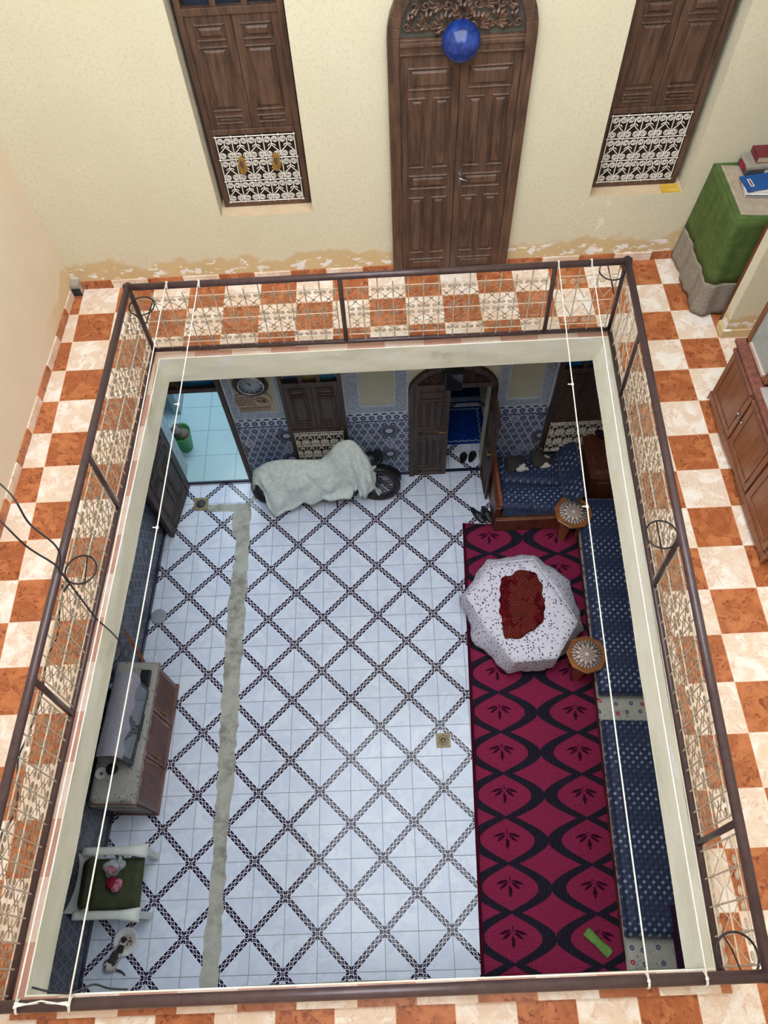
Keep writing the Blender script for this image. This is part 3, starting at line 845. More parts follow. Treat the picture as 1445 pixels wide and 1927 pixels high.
mb = MB(); mb.add([(-3.5, .0, .05), (-1.3, .0, .05), (-1.3, 2.6, .05), (-3.5, 2.6, .05)], [(0, 1, 2, 3)]); struct(mb.build('floor_side_room', CYAN_T))
mb = MB(); mb.box(-3.5, -1.2, 2.6, 2.7, 0, 2.8); mb.box(-3.45, -3.35, .26, 2.6, 0, 2.8); mb.box(-1.45, -1.35, .26, 2.6, 0, 2.8); mb.box(-3.02, -2.93, 1.15, 1.9, 0, 2.2); mb.box(-3.5, -1.2, .26, 2.7, 2.75, 2.8)
struct(mb.build('wall_side_room', CYANW))
mb = MB(); mb.box(-2.765, -2.752, .06, .262, .05, 2.5); struct(mb.build('trim_41', simple('pale_jamb', c(176, 190, 200), .6)))
# area light for the daylight in the side room, its source unseen
ld = bpy.data.lights.new('side_room_light', 'AREA'); ld.energy = 13; ld.size = 1.2; ld.size_y = 1.2; ld.shape = 'RECTANGLE'; ld.color = (.80, .94, 1)
lo = bpy.data.objects.new('side_room_light', ld); COL.objects.link(lo); lo.location = (-2.2, 1.5, 2.7)

# middle doorway, lower storey
d3 = sempty('door_3', (0, 0, 0))
mb = MB(); arch_frame(mb, .24, 1.265, 0, 1.74, .065, -.055, 0, .46); mb.box(.30, 1.2, -.045, 0, 1.80, 1.875); mb.build('door_frame', WOOD_G, d3, bevel=.004)
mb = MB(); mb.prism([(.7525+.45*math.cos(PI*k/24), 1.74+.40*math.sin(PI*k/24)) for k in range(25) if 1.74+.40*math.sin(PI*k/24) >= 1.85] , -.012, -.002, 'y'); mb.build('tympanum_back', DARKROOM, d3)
mb = MB(); tympanum(mb, .7525, 1.88, .34, -.02, 5)
for k in range(3): tympanum(mb, .42+.33*k, 1.885, .16, -.02, 8+k)
M2 = [(v_[0], v_[1], 1.88+(v_[2]-1.88)*.72) for v_ in mb.v]; mb.v = M2; mb.build('carved_tympanum', WOOD_G, d3)
HS3 = [(.05, .17, 0), (.23, .82, 1), (.90, 1.02, 0), (1.08, 1.56, 1), (1.61, 1.75, 0)]
mb = MB(); leaf(mb, .305, .725, .005, 1.80, -.004, doorpanels(.305, .725, 0, HS3), .036); lf = mb.build('door_leaf', WOOD_G, d3, bevel=.003)
mb = MB(); mb.tube([(.69, -.045, 1.0), (.69, -.075, 1.0), (.60, -.08, 1.0)], .008, 6); mb.build('door_handle', BRASS, lf)
tip = PZ(914, 941, .01); hg = Vector((1.20, -.0, .005)); a3 = math.atan2(tip.y-hg.y, tip.x-hg.x)
mb = MB(); w3 = .47; leaf(mb, 0, w3, 0, 1.80, .02, doorpanels(0, w3, 0, HS3), .03)
mb.xf(Matrix.Translation(hg)@Matrix.Rotation(a3, 4, 'Z')); lf = mb.build('door_leaf', WOOD_G, d3, bevel=.003)
mb = MB(); kp = hg+Vector((math.cos(a3)*.42, math.sin(a3)*.42, .98)); nn = Vector((-math.sin(a3), math.cos(a3), 0))
for s in (-1, 1): mb.tube([kp, kp+nn*s*.05, kp+nn*s*.055+Vector((0, .06, 0))], .008, 6)
mb.build('door_handle', BRASS, lf)
mb = MB(); mb.box(.30, 1.20, -.01, .03, -.01, .018); struct(mb.build('trim_42', DKBLUE))
mb = MB(); mb.add([(.0, .02, .012), (2.6, .02, .012), (2.6, 2.9, .012), (.0, 2.9, .012)], [(0, 1, 2, 3)]); struct(mb.build('floor_back_room', GROUND))
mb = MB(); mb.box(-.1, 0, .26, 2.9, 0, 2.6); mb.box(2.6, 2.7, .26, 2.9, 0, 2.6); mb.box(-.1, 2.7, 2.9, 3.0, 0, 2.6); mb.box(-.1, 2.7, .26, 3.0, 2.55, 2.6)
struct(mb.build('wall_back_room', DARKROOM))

# ================================================================== BALCONY RAILING
rail = thing('balcony_railing', 'brown iron railing with cream scrollwork panels round the square opening', 'railing')
ZT_, ZB_ = 4.40, 3.60
TFL, TFR, TNR, TNL = Vector((-1.945, -1.0, ZT_)), Vector((1.872, -1.0, ZT_)), Vector((1.60, -5.60, ZT_)), Vector((-2.14, -5.60, ZT_))
BFL, BFR, BNR, BNL = Vector((-2.0, -.905, ZB_)), Vector((1.93, -.935, ZB_)), Vector((1.66, -5.64, ZB_)), Vector((-2.255, -5.64, ZB_))
sides = [(TFL, TFR, BFL, BFR), (TFR, TNR, BFR, BNR), (TNL, TNR, BNL, BNR), (TFL, TNL, BFL, BNL)]
for (a, b2, p, q) in sides:
    d = (b2-a).normalized()*.03
    mb = MB(); mb.tube([a-d, b2+d], .027, 12); mb.build('top_rail', IRON, rail)
    mb = MB(); mb.tube([p-d*.6, q+d*.6], .021, 10); mb.build('bottom_rail', IRON, rail)
def tofr(a, b2, x=None, y=None):
    return (x-a.x)/(b2.x-a.x) if x is not None else (y-a.y)/(b2.y-a.y)
posts = {0: [0, tofr(TFL, TFR, x=-.322), tofr(TFL, TFR, x=1.328), 1], 1: [0, tofr(TFR, TNR, y=-1.70), tofr(TFR, TNR, y=-3.34), tofr(TFR, TNR, y=-4.95), 1],
         2: [0, .34, .67, 1], 3: [0, tofr(TFL, TNL, y=-2.53), tofr(TFL, TNL, y=-4.05), 1]}
done = set()
def scroll_panel(a, b2, p, q, style, cellw=.118):
    """a,b top ends, p,q bottom ends of the bay"""
    Lb = (b2-a).length; n = max(2, int(round((Lb-.08)/cellw))); m0 = .045/Lb
    bars, scr = MB(), MB()
    def S(u, v):   # u 0..1 along, v 0..1 up
        u = m0+u*(1-2*m0); lo = p+(q-p)*u; hi = a+(b2-a)*u; return lo+(hi-lo)*v
    H = (a-p).length; cw = (Lb*(1-2*m0))/n
    v0, v1, v2 = .115, .475, .835
    for i in range(n+1): bars.tube([S(i/n, .01), S(i/n, .985 if i % 2 == 0 or style else .9)], .0052, 5)
    for v in (v0, v1, v2): bars.tube([S(-.012, v), S(1.012, v)], .0045, 5)
    r = .0036
    if style == 0:
        for i in range(n):
            for (lo, hi) in ((v0, v1), (v1, v2)):
                for s in (-1, 1):
                    hh = hi-lo
                    def PP(pts): return [S((i+.5+s*x_/cw)/n, lo+hh*z_) for x_, z_ in pts]
                    R = cw*.19; Rv = R/(H*hh)
                    def sp(cz, sg):
                        out = []
                        for k in range(15):
                            t = k/14; an = (0 if True else PI)+sg*t*3.3*PI; rr = 1-t*.8
                            out.append((cw*.25+R*rr*math.cos(an), cz+Rv*rr*math.sin(an)))
                        return out
                    scr.tube(PP([(cw*.06, .56), (cw*.07, .62), (cw*.2, .70), (cw*.40, .76), (cw*.45, .83)]+sp(.87, 1)), r, 4)
                    scr.tube(PP([(cw*.06, .44), (cw*.07, .38), (cw*.2, .30), (cw*.40, .24), (cw*.45, .17)]+sp(.13, -1)), r, 4)
                    scr.tube(PP([(0.0, .62), (cw*.05, .56), (cw*.16, .51), (cw*.36, .50)]), r, 4)
                    scr.tube(PP([(0.0, .40), (cw*.05, .45), (cw*.16, .50)]), r, 4)
    else:
        for i in range(n):
            for (lo, hi, fl) in ((v0, v1, 1), (v1, v2, 0)):
                hh = hi-lo
                for s in (-1, 1):
                    def PP(pts): return [S((i+.5+s*x_/cw)/n, lo+hh*((1-z_) if fl else z_)) for x_, z_ in pts]
                    R = cw*.21; Rv = R/(H*hh)
                    sp = []
                    for k in range(16):
                        t = k/15; an = t*3.4*PI; rr = 1-t*.82; sp.append((cw*.26+R*rr*math.cos(an), .80+Rv*rr*math.sin(an)))
                    scr.tube(PP([(0, .12), (cw*.2, .34), (cw*.38, .52), (cw*.46, .66)]+sp), r, 4)
    g = bars.build('grille_bars', WIRE, rail); scr.build('scrollwork', WIRE2 if style == 0 else WIRE, g)
for si, (a, b2, p, q) in enumerate(sides):
    ts = posts[si]
    for k, t in enumerate(ts):
        A, B = a+(b2-a)*t, p+(q-p)*t
        key = (round(A.x, 1), round(A.y, 1))
        if key not in done:
            done.add(key); mb = MB(); mb.tube([B, A], .019 if 0 < t < 1 else .024, 8); mb.build('post', IRON, rail)
    for k in range(len(ts)-1):
        t0, t1 = ts[k], ts[k+1]
        st = 1 if (si == 0 and k == 2) or (si == 1 and k == 3) or (si == 1 and k == 0) or si == 2 else 0
        scroll_panel(a+(b2-a)*t0, a+(b2-a)*t1, p+(q-p)*t0, p+(q-p)*t1, st, .118 if st == 0 else .145)
# hoops for flower pots clipped inside the rail
hoops = [((-1.855, -1.10, 4.30), (-1.95, -1.0), 'black iron pot hoop at the far left corner of the railing'),
         ((1.775, -1.00, 4.31), (1.86, -1.0), 'black iron pot hoop at the far right corner of the railing'),
         ((-1.955, -3.335, 4.30), (-2.03, -3.33), 'black iron pot hoop on the left rail where the cable is knotted'),
         ((1.655, -3.285, 4.30), (1.735, -3.29), 'black iron pot hoop midway along the right rail'),
         ((1.52, -5.52, 4.29), (1.59, -5.5), 'black iron pot hoop at the near right corner of the railing')]
for (pc, wl, lab) in hoops:
    r_ = .097
    h = thing('pot_hoop', lab, 'pot holder', pc, 0, 'flower pot hoops on the railing')
    mb = MB(); mb.tube([(r_*math.cos(2*PI*k/36), r_*math.sin(2*PI*k/36), 0) for k in range(36)], .0055, 6, closed=True); mb.build('ring', BLACKIRON, h)
    dx, dy = wl[0]-pc[0], wl[1]-pc[1]; L = math.hypot(dx, dy) or 1; dx /= L; dy /= L
    mb = MB()
    for s in (-1, 1):
        mb.tube([(-dx*r_*.2-dy*r_*.97*s, -dy*r_*.2+dx*r_*.97*s, 0), (dx*.07, dy*.07, -.24)], .0045, 5)
    mb.build('bracket', BLACKIRON, h)
# clotheslines tied across from rail to rail
lines = [((314, 528), (30, 1890), 'outermost left white clothesline running along the bottom rail edge', 0), ((374, 528), (130, 1888), 'left white clothesline crossing over the television cabinet', 1),
         ((1051, 496), (1222, 1862), 'right white clothesline crossing over the blue mattresses', 1), ((1113, 490), (1332, 1858), 'outermost right white clothesline along the slab edge', 0)]
for (p1, p2, lab, kn) in lines:
    A, B = PZ(p1[0], p1[1], 4.425), PZ(p2[0], p2[1], 4.425)
    A = A+(B-A)*((-1.0-A.y)/(B.y-A.y)); B = A+(B-A)*((-5.60-A.y)/(B.y-A.y)); A.z = B.z = 4.432
    N = 24; pts = [A+(B-A)*(i/N)+Vector((0, 0, -.05*4*(i/N)*(1-i/N))) for i in range(N+1)]
    t = thing('clothesline', lab, 'clothesline', (0, 0, 0), 0, 'white clotheslines across the opening')
    mb = MB(); mb.tube(pts, .0042, 6); mb.build('cord', ROPE, t)
    for e in (A, B):
        mb = MB()
        for k in range(2): mb.tube([e+Vector((.006*k-.003+.002*math.sin(a_), .0295*math.cos(a_), -.032+.0295*math.sin(a_))) for a_ in [2*PI*j/14 for j in range(14)]], .003, 5, closed=True)
        mb.ell(e.x, e.y, e.z+.002, .009, .009, .006, 8)
        mb.build('knot', ROPE, t)
    if kn:
        for f_ in (.25, .47) if kn else ():
            k_ = pts[int(N*f_)]; mb = MB(); mb.ell(k_.x, k_.y, k_.z, .011, .014, .011, 8); mb.tube([k_, k_+Vector((-.03, .006, -.004))], .004, 5); mb.build('knot', ROPE, t)
mb = MB(); a, b2 = Vector((-1.835, -5.60, 4.432)), Vector((-1.59, -5.60, 4.432))
for k in range(3): mb.tube([a+Vector((0, .008*k, 0)), (a+b2)/2+Vector((0, .010*k-.02*(k-1), -.012*k)), b2+Vector((0, .006*k, 0))], .0035, 5)
tag(mb.build('tied_cord', ROPE), 'loose white cord ends strung along the near left rail', 'cord')
# black cables
def cable(name, pts, r, lab, cat='cable'):
    P = [Vector(p) for p in pts]; out = []
    for i in range(len(P)-1):
        a0, a1, a2, a3 = P[max(i-1, 0)], P[i], P[i+1], P[min(i+2, len(P)-1)]
        for k in range(8):
            t = k/8; out.append(.5*((2*a1)+(a2-a0)*t+(2*a0-5*a1+4*a2-a3)*t*t+(3*a1-a0-3*a2+a3)*t**3))
    out.append(P[-1]); mb = MB(); mb.tube(out, r, 6); return tag(mb.build(name, CABLE), lab, cat)
cable('cable', [PX(-30, 885, -2.93), PZ(20, 930, 4.9), PZ(55, 985, 4.7), PZ(100, 1022, 4.55), PZ(113, 1045, 4.48), PZ(112, 1068, 4.43)], .006, 'upper of two black cables from the left wall to the railing', 'cable')
cable('cable', [PX(-30, 955, -2.95), PZ(0, 980, 4.9), PZ(50, 1028, 4.7), PZ(100, 1060, 4.5), PZ(113, 1074, 4.43), PZ(130, 1095, 4.36), PZ(120, 1112, 4.30)], .006, 'lower of two black cables from the left wall to the railing', 'cable')
cable('cable', [PZ(113, 1075, 4.42), PZ(130, 1097, 4.25), PZ(155, 1130, 4.0), PZ(180, 1163, 3.75), PZ(190, 1172, 3.60), PZ(214, 1194, 3.54), PZ(226, 1210, 3.48), PZ(229, 1225, 3.1), PZ(223, 1240, 2.4), PZ(205, 1258, 1.6), PZ(195, 1270, 1.25)], .006, 'black cable hanging from the left rail down to the television', 'cable')
cable('cable', [PZ(118, 1100, 4.28), PZ(112, 1150, 4.2), PZ(108, 1195, 4.1), PZ(90, 1235, 4.0), PZ(83, 1270, 3.9), PZ(80, 1300, 3.8), PZ(70, 1335, 3.75), PZ(50, 1390, 3.8), PZ(34, 1430, 3.75), PZ(33, 1500, 3.7), PZ(20, 1545, 3.66), PZ(3, 1570, 3.60), PZ(5, 1600, 3.56)], .006, 'black cable trailing down the outside of the left railing', 'cable')
cable('cable', [PZ(60, 1858, 3.56), PZ(95, 1866, 3.54), PZ(135, 1868, 3.54), PZ(175, 1853, 3.5), PZ(205, 1860, 3.52), PZ(240, 1862, 3.53)], .006, 'black cable lying along the near left edge of the slab', 'cable')

# ================================================================== GALLERY FURNITURE (right)
# small pipe box in the far left corner
mb = MB(); x0 = LW(0); mb.box(x0+.0, x0+.075, -.085, -.0, ZU+.005, ZU+.12); o = mb.build('pipe_box', simple('pipe_box_plaster', c(168, 158, 150), .8), None, bevel=.004); tag(o, 'small grey boxed pipe in the far left corner of the gallery', 'pipe box')
mb = MB(); mb.box(x0+.003, x0+.079, -.095, -.085, ZU+.0, ZU+.08); mb.build('cover', simple('pipe_cover', c(38, 46, 52), .6), o)

HT = .97
tb = thing('side_table', 'table hidden under a green cloth against the upstairs wall', 'table', (2.98, -.34, ZU))
L0, L1 = 2.755, 3.42
mb = MB(); mb.box(L0+.02-2.98, L1-2.98, -.34, .33, HT-.04, HT); mb.build('tabletop', WOOD_C, tb)
for (x_, y_) in ((L0+.05, -.63), (L0+.05, -.05), (L1-.05, -.63), (L1-.05, -.05)):
    mb = MB(); mb.box(x_-.02-2.98, x_+.02-2.98, y_-.02+.34, y_+.02+.34, .015, HT-.04); mb.build('leg', DARKG, tb)
    mb = MB(); mb.ell(x_-2.98, y_+.34, .018, .022, .022, .018, 10); mb.build('foot', BLACK, tb)
# cloth: green upper band, grey lace hem, pleated
def drape(zt, zb, out, amp, freq, seed, mat, name, parent, y_lo=-.70, y_hi=-.012):
    path = [(L0, y_hi), (L0, y_lo), (L1, y_lo), (L1, y_hi)]
    seg = [0]; 
    for i in range(3): seg.append(seg[-1]+math.hypot(path[i+1][0]-path[i][0], path[i+1][1]-path[i][1]))
    def fn(u, v):
        s = u*seg[-1]; i = max(k for k in range(3) if seg[k] <= s+1e-9); t = (s-seg[i])/(seg[i+1]-seg[i])
        x_ = path[i][0]+(path[i+1][0]-path[i][0])*t; y_ = path[i][1]+(path[i+1][1]-path[i][1])*t
        nx, ny = [(-1, 0), (0, -1), (1, 0)][i]
        if t < .12 and i > 0: w = .5+.5*t/.12
        else: w = 1
        z = zt+(zb-zt)*v; k = (HT-(z-ZU))/HT
        off = out*k+amp*k*(math.sin(s*freq+seed)+.6*math.sin(s*freq*2.3+1.3*seed))
        off = max(off, .004)
        y2 = min(y_+ny*off, -.012)
        return (x_+nx*off, y2, z)
    m_ = MB(); m_.grid(fn, 90, 10); return m_.build(name, mat, parent, solid=.004)
tc = thing('tablecloth', 'green cloth with grey lace hem hanging over the upstairs table', 'cloth', (0, 0, 0))
mb = MB(); mb.box(L0, L1, -.70, -.012, ZU+HT, ZU+HT+.006); mb.build('cloth_top', GREEN, tc)
drape(ZU+HT+.004, ZU+.36, .055, .012, 19, 1.0, GREEN, 'green_drape', tc); drape(ZU+.36, ZU+.03, .055, .012, 19, 1.0, GREYLACE, 'lace_hem', tc)
mb = MB(); 
def fn(u, v): 
    return (2.80+.62*u, -.64+.60*v - .03*math.sin(u*3), ZU+HT+.008+.006*max(0, vn(u*4, v*4, 1)))
mb.grid(fn, 30, 30); tag(mb.build('table_topper', TAUPE, None, solid=.004), 'taupe square cloth spread on top of the green cloth', 'cloth')
ZTOP = ZU+HT+.022
def book(name, cx, cy, z, L, W, h, rot, cov, lab, cat='book', pages=PAPER, group=None):
    b_ = thing(name, lab, cat, (cx, cy, z), rot, group)
    m_ = MB(); m_.box(-L/2+.004, L/2-.004, -W/2+.004, W/2-.004, .003, h-.003); m_.build('pages', pages, b_)
    m_ = MB(); m_.box(-L/2, L/2, -W/2, W/2, h-.003, h); m_.box(-L/2, L/2, -W/2, W/2, 0, .003); m_.box(-L/2, -L/2+.003, -W/2, W/2, 0, h); m_.build('cover', cov, b_, bevel=.001); return b_
q = PZ(1425, 297, ZTOP+.06)
bx = thing('storage_box', 'grey plastic box with red side label under the red book', 'box', (3.10, -.12, ZTOP), .04)
mb = MB(); mb.box(-.17, .20, -.09, .09, 0, .045); mb.build('base', DARKG, bx, bevel=.012)
mb = MB(); mb.box(-.172, .202, -.092, .092, .045, .085); mb.build('lid', GREYBOX, bx, bevel=.014)
mb = MB(); mb.box(-.176, -.171, -.05, .05, .02, .07); mb.build('side_label', REDB, bx)
mb = MB(); mb.box(-.02, .09, -.098, -.091, .01, .045); mb.build('front_label', WHITEP, bx)
book('book', 3.125, -.10, ZTOP+.086, .24, .155, .05, .0, REDBOOK, 'thick dark red book lying on top of the grey box')
book('magazine', 2.985, -.39, ZTOP, .21, .16, .02, -.1, WHITEP, 'grey and white booklet at the bottom under the blue notebook', 'magazine', DARKG)
book('papers', 2.99, -.36, ZTOP+.021, .22, .17, .012, -.22, WHITEP, 'loose white papers stacked just beneath the blue notebook', 'papers', WHITEP)
nb = book('notebook', 3.0, -.345, ZTOP+.034, .25, .18, .012, .12, BLUEBOOK, 'blue notebook with a white label on the green table', 'notebook', WHITEP)
mb = MB(); mb.box(-.085, -.055, -.045, .045, .012, .0128); mb.build('label', WHITEP, nb)
mb = MB(); mb.box(-.077, -.064, -.035, .035, .0128, .0134); mb.build('print', REDBOOK, nb)
book('booklet', 3.20, -.42, ZTOP, .15, .20, .012, .02, TEALBOOK, 'teal booklet at the right edge of the green table', 'booklet', DARKG)
mb = MB(); mb.box(2.855, 2.90, -.86, -.80, ZU+.01, ZU+1.1); mb.box(2.86, 2.90, -.88, -.78, ZU+.0, ZU+.05)
mb = MB(); mb.box(2.93, 3.02, -.885, -.80, ZU+.01, ZU+1.35); tag(mb.build('wooden_board', WOOD_M, None, bevel=.005), 'dark brown board standing between the green table and the wall end', 'board')

# dresser with glass-fronted tower
dz = ZU
dr = thing('dresser', 'brown wooden dresser with glass cabinet against the upstairs right wall', 'cabinet', (2.60, -1.67, dz))
DL = 1.50; DH = .71; DD = .53
mb = MB(); mb.box(.012, DD, -DL, 0, .12, DH-.02); mb.build('body', WOOD_C, dr, bevel=.006)
mb = MB(); mb.box(-.02, DD, -DL-.015, .015, DH-.02, DH+.012); mb.build('countertop', WOOD_R, dr, bevel=.006)
mb = MB()
for (y_) in (-.05, -DL+.05):
    for x_ in (.05, DD-.05): mb2 = MB(); mb2.lathe([(.0, 0), (.03, 0), (.024, .05), (.036, .12), (0, .12)], x_, y_, 10); mb2.build('leg', WOOD_C, dr)
pts = [(-.0, .12)]; 
prof = [(-DL, .125), (0, .125)]; n = 40
for k in range(n+1):
    s = k/n; prof.append((-s*DL, .085-.045*abs(math.sin(s*PI*2))**.6 if 0 < s < 1 else .03))
mb = MB(); mb.prism([(p_[0], p_[1]) for p_ in prof], .0, .02, 'x'); mb.build('apron', WOOD_C, dr)
for k in range(3):
    y0 = -.03-k*.482; y1 = y0-.46
    mb = MB(); mb.box(-.008, .012, y1, y0, .15, DH-.035)
    for (u0, u1, w0, w1) in ((y1+.05, y0-.05, .20, .212), (y1+.05, y0-.05, DH-.10, DH-.088), (y1+.05, y1+.062, .20, DH-.1), (y0-.062, y0-.05, .20, DH-.1)): mb.box(-.016, -.008, u0, u1, w0, w1)
    d_ = mb.build('door', WOOD_C, dr, bevel=.003)
    mb = MB(); mb.ell(-.02, y1+.03 if k != 1 else y0-.03, .43, .012, .012, .012, 10); mb.build('knob', CHROME, d_)
    mb = MB(); mb.box(-.03, -.006, y1+.01, y0-.01, DH-.06, DH-.03); mb.build('moulding', WOOD_R, d_, bevel=.004)
# tower
TZ = DH+.012; TH = 1.25
mb = MB()
for (y_) in (-.005, -.40): mb.box(.05, .09, y_-.045, y_, TZ, TZ+TH); mb.box(DD-.04, DD, y_-.045, y_, TZ, TZ+TH)
mb.box(.05, DD, -.445, -.005, TZ+TH, TZ+TH+.03); mb.box(.05, DD, -.445, -.005, TZ, TZ+.02); mb.box(DD-.012, DD, -.445, -.005, TZ, TZ+TH)
mb.box(.05, DD, -.015, -.005, TZ, TZ+TH); mb.build('tower_frame', WOOD_C, dr, bevel=.004)
mb = MB(); mb.box(.06, .066, -.40, -.05, TZ+.03, TZ+TH-.02); mb.build('glass_door', GLASS, dr)
mb = MB(); mb.box(.045, .062, -.38, -.07, TZ+.02, TZ+.045); mb.build('glass_rail', simple('pale_rail', c(190, 166, 156), .4), dr)
mb = MB(); mb.box(.02, DD, -DL+.02, -.46, TZ, TZ+.008); tag(mb.build('marble_slab', MARBLE, None, loc=(2.60, -1.67, dz)), 'grey marble slab lying on the open counter of the dresser', 'slab')
cp = thing('glass_jug', 'clear glass jug behind the dresser glass', 'jug', (2.84, -1.88, dz+TZ+.022))
mb = MB(); mb.lathe([(0, 0), (.045, 0), (.055, .06), (.05, .13), (.042, .14), (.046, .06), (.04, .008), (0, .008)], 0, 0, 20); mb.build('body', GLASS, cp)
mb = MB(); mb.tube([(0, -.05, .11), (0, -.09, .10), (0, -.09, .05), (0, -.05, .03)], .006, 6); mb.build('handle', GLASS, cp)
wb = thing('wire_rack', 'coiled chrome wire rack standing in the glass cabinet', 'rack', (2.78, -1.80, dz+TZ+.022))
mb = MB()
for k in range(5): mb.tube([(.05*math.cos(a_), .012*k-.03, .055+.05*math.sin(a_)) for a_ in [2*PI*j/18 for j in range(18)]], .003, 5, closed=True)
mb.tube([(0, -.04, .005), (0, .05, .005)], .003, 5); mb.build('wire', CHROME, wb)
gl = thing('drinking_glass', 'clear tumbler standing on the grey marble counter', 'glass', (2.74, -2.24, dz+TZ+.009))
mb = MB(); mb.lathe([(0, 0), (.028, 0), (.036, .1), (.033, .1), (.026, .006), (0, .006)], 0, 0, 18); mb.build('glass_body', GLASS, gl)

# gilded slippers hung on the left window grille
def slipper(name, lab, px, py, tilt, grp):
    q = PY(px, py, .105); t = thing(name, lab, 'slipper ornament', (q.x, q.y, q.z), 0, grp)
    m_ = MB(); 
    def fn(u, v):
        a = 2*PI*u; L = -.5+v; w = .034*(1-abs(L*2)**3)**.5*(1.1 if L < 0 else .85)+.001
        return (w*math.cos(a)+tilt*L*.2, .0-.016*math.sin(a), L*.155)
    m_.grid(fn, 16, 16, True); m_.build('slipper_body', BRASS, t)
    m_ = MB(); m_.ell(tilt*.002, -.016, .015, .016, .006, .034, 12); m_.build('opening', WOOD_D, t)
slipper('slipper_ornament', 'left gold slipper ornament hung on the left window grille', 456, 311, .02, 'gold slipper ornaments')
slipper('slipper_ornament', 'right gold slipper ornament hung on the left window grille', 520, 304, .05, 'gold slipper ornaments')
q = PZ(1258, 349, 4.21)
mb = MB(); mb.box(-.075, .075, -.05, .05, 0, .018); tag(mb.build('yellow_pad', YELLOW, None, bevel=.006, loc=(q.x, .055, 4.2)), 'yellow pad lying on the right window sill', 'pad')

# ================================================================== LOWER COURT
# cement patch and drains
def zz(pts, z=.006): return [tuple(PZ(px, py, z)) for px, py in pts]
def ragged(pts, step=.07, amp=.016):
    out = []
    for i in range(len(pts)):
        a, b2 = Vector(pts[i]), Vector(pts[(i+1) % len(pts)]); n = max(1, int((b2-a).length/step))
        for k in range(n):
            p_ = a+(b2-a)*(k/n); out.append((p_.x+random.uniform(-amp, amp), p_.y+random.uniform(-amp, amp)*.5, p_.z))
    return out
mb = MB(); P_ = ragged([(-2.44, -.335, .006), (-1.875, -.345, .006), (-1.86, -.80, .006), (-1.87, -3.46, .006), (-1.90, -4.6, .006), (-1.915, -7.2, .006), (-2.12, -7.2, .006), (-2.05, -4.55, .006), (-2.065, -3.4, .006), (-2.07, -1.7, .006), (-2.03, -.9, .006), (-2.10, -.75, .006), (-2.08, -.46, .006), (-2.42, -.44, .006)])
mb.prism([(p_[0], p_[1]) for p_ in P_], .0, .006); struct(mb.build('trim_50', CEMENT))
def drain(cx, cy, s, lab, dark):
    t = thing('floor_drain', lab, 'drain', (cx, cy, .0), .0)
    m_ = MB(); m_.box(-s, s, -s, s, 0, .012); m_.build('plate', DRAINM, t, bevel=.003)
    m_ = MB()
    if dark: m_.cyl(0, 0, .010, .015, s*.66, 28); m_.build('cover', DARKG, t)
    else:
        for k in range(18): a = 2*PI*k/18; m_.box(-.004, .004, s*.52, s*.78, .0118, .0135, tx=Matrix.Rotation(a, 3, 'Z'))
        m_.build('slots', BLACK, t); m_ = MB(); m_.cyl(0, 0, .012, .016, s*.42, 20); m_.build('cap', DRAINM, t)
drain(-2.535, -.325, .095, 'square floor drain with dark round cover by the left doorway', True)
drain(.432, -3.525, .078, 'square brass floor drain with ring of slots beside the carpet', False)
q = PZ(299, 1161, .0); mb = MB(); mb.lathe([(0, .004), (.09, .004), (.098, .012), (.09, .016), (.02, .02), (0, .022)], 0, 0, 28)
tag(mb.build('food_cover', simple('translucent_lid', c(176, 178, 190), .25, 0, .05, alpha=.8), None, loc=(q.x, q.y, .001)), 'round translucent plastic lid on the tiles by the left wall', 'lid')

# carpet
CA, CB, CC, CD = [Vector(p_) for p_ in ((.885, -.81, 0), (.625, -5.75, 0), (2.06, -5.82, 0), (2.40, -.885, 0))]
dd = (CB-CA).normalized(); cang = math.atan2(dd.x, -dd.y)   # rotation of the carpet about z
CW, CLn = 1.47, (CB-CA).length
mb = MB()
def fn(u, v): return (CW*u+ .02*u*(1-v)*1.5, -CLn*v-.06*u, .012+.002*vn(u*5, v*9, 0))
mb.grid(fn, 12, 40); cp_ = mb.build('carpet', mat_carpet(CW, CLn), None, solid=.008, loc=(CA.x, CA.y, 0), rotz=cang)
tag(cp_, 'long crimson carpet with black ogee bands along the right side', 'carpet')
mb = MB()
for k in range(70):
    x_ = CW*(k+.5)/70; mb.tube([(x_, 0, .012), (x_+random.uniform(-.006, .006), .022+random.uniform(0, .008), .008)], .0018, 4)
    mb.tube([(x_, -CLn-.06*x_/CW, .012), (x_+random.uniform(-.006, .006), -CLn-.03-.06*x_/CW, .008)], .0018, 4)
fr = mb.build('fringe', REDB, cp_); fr['kind'] = 'stuff'

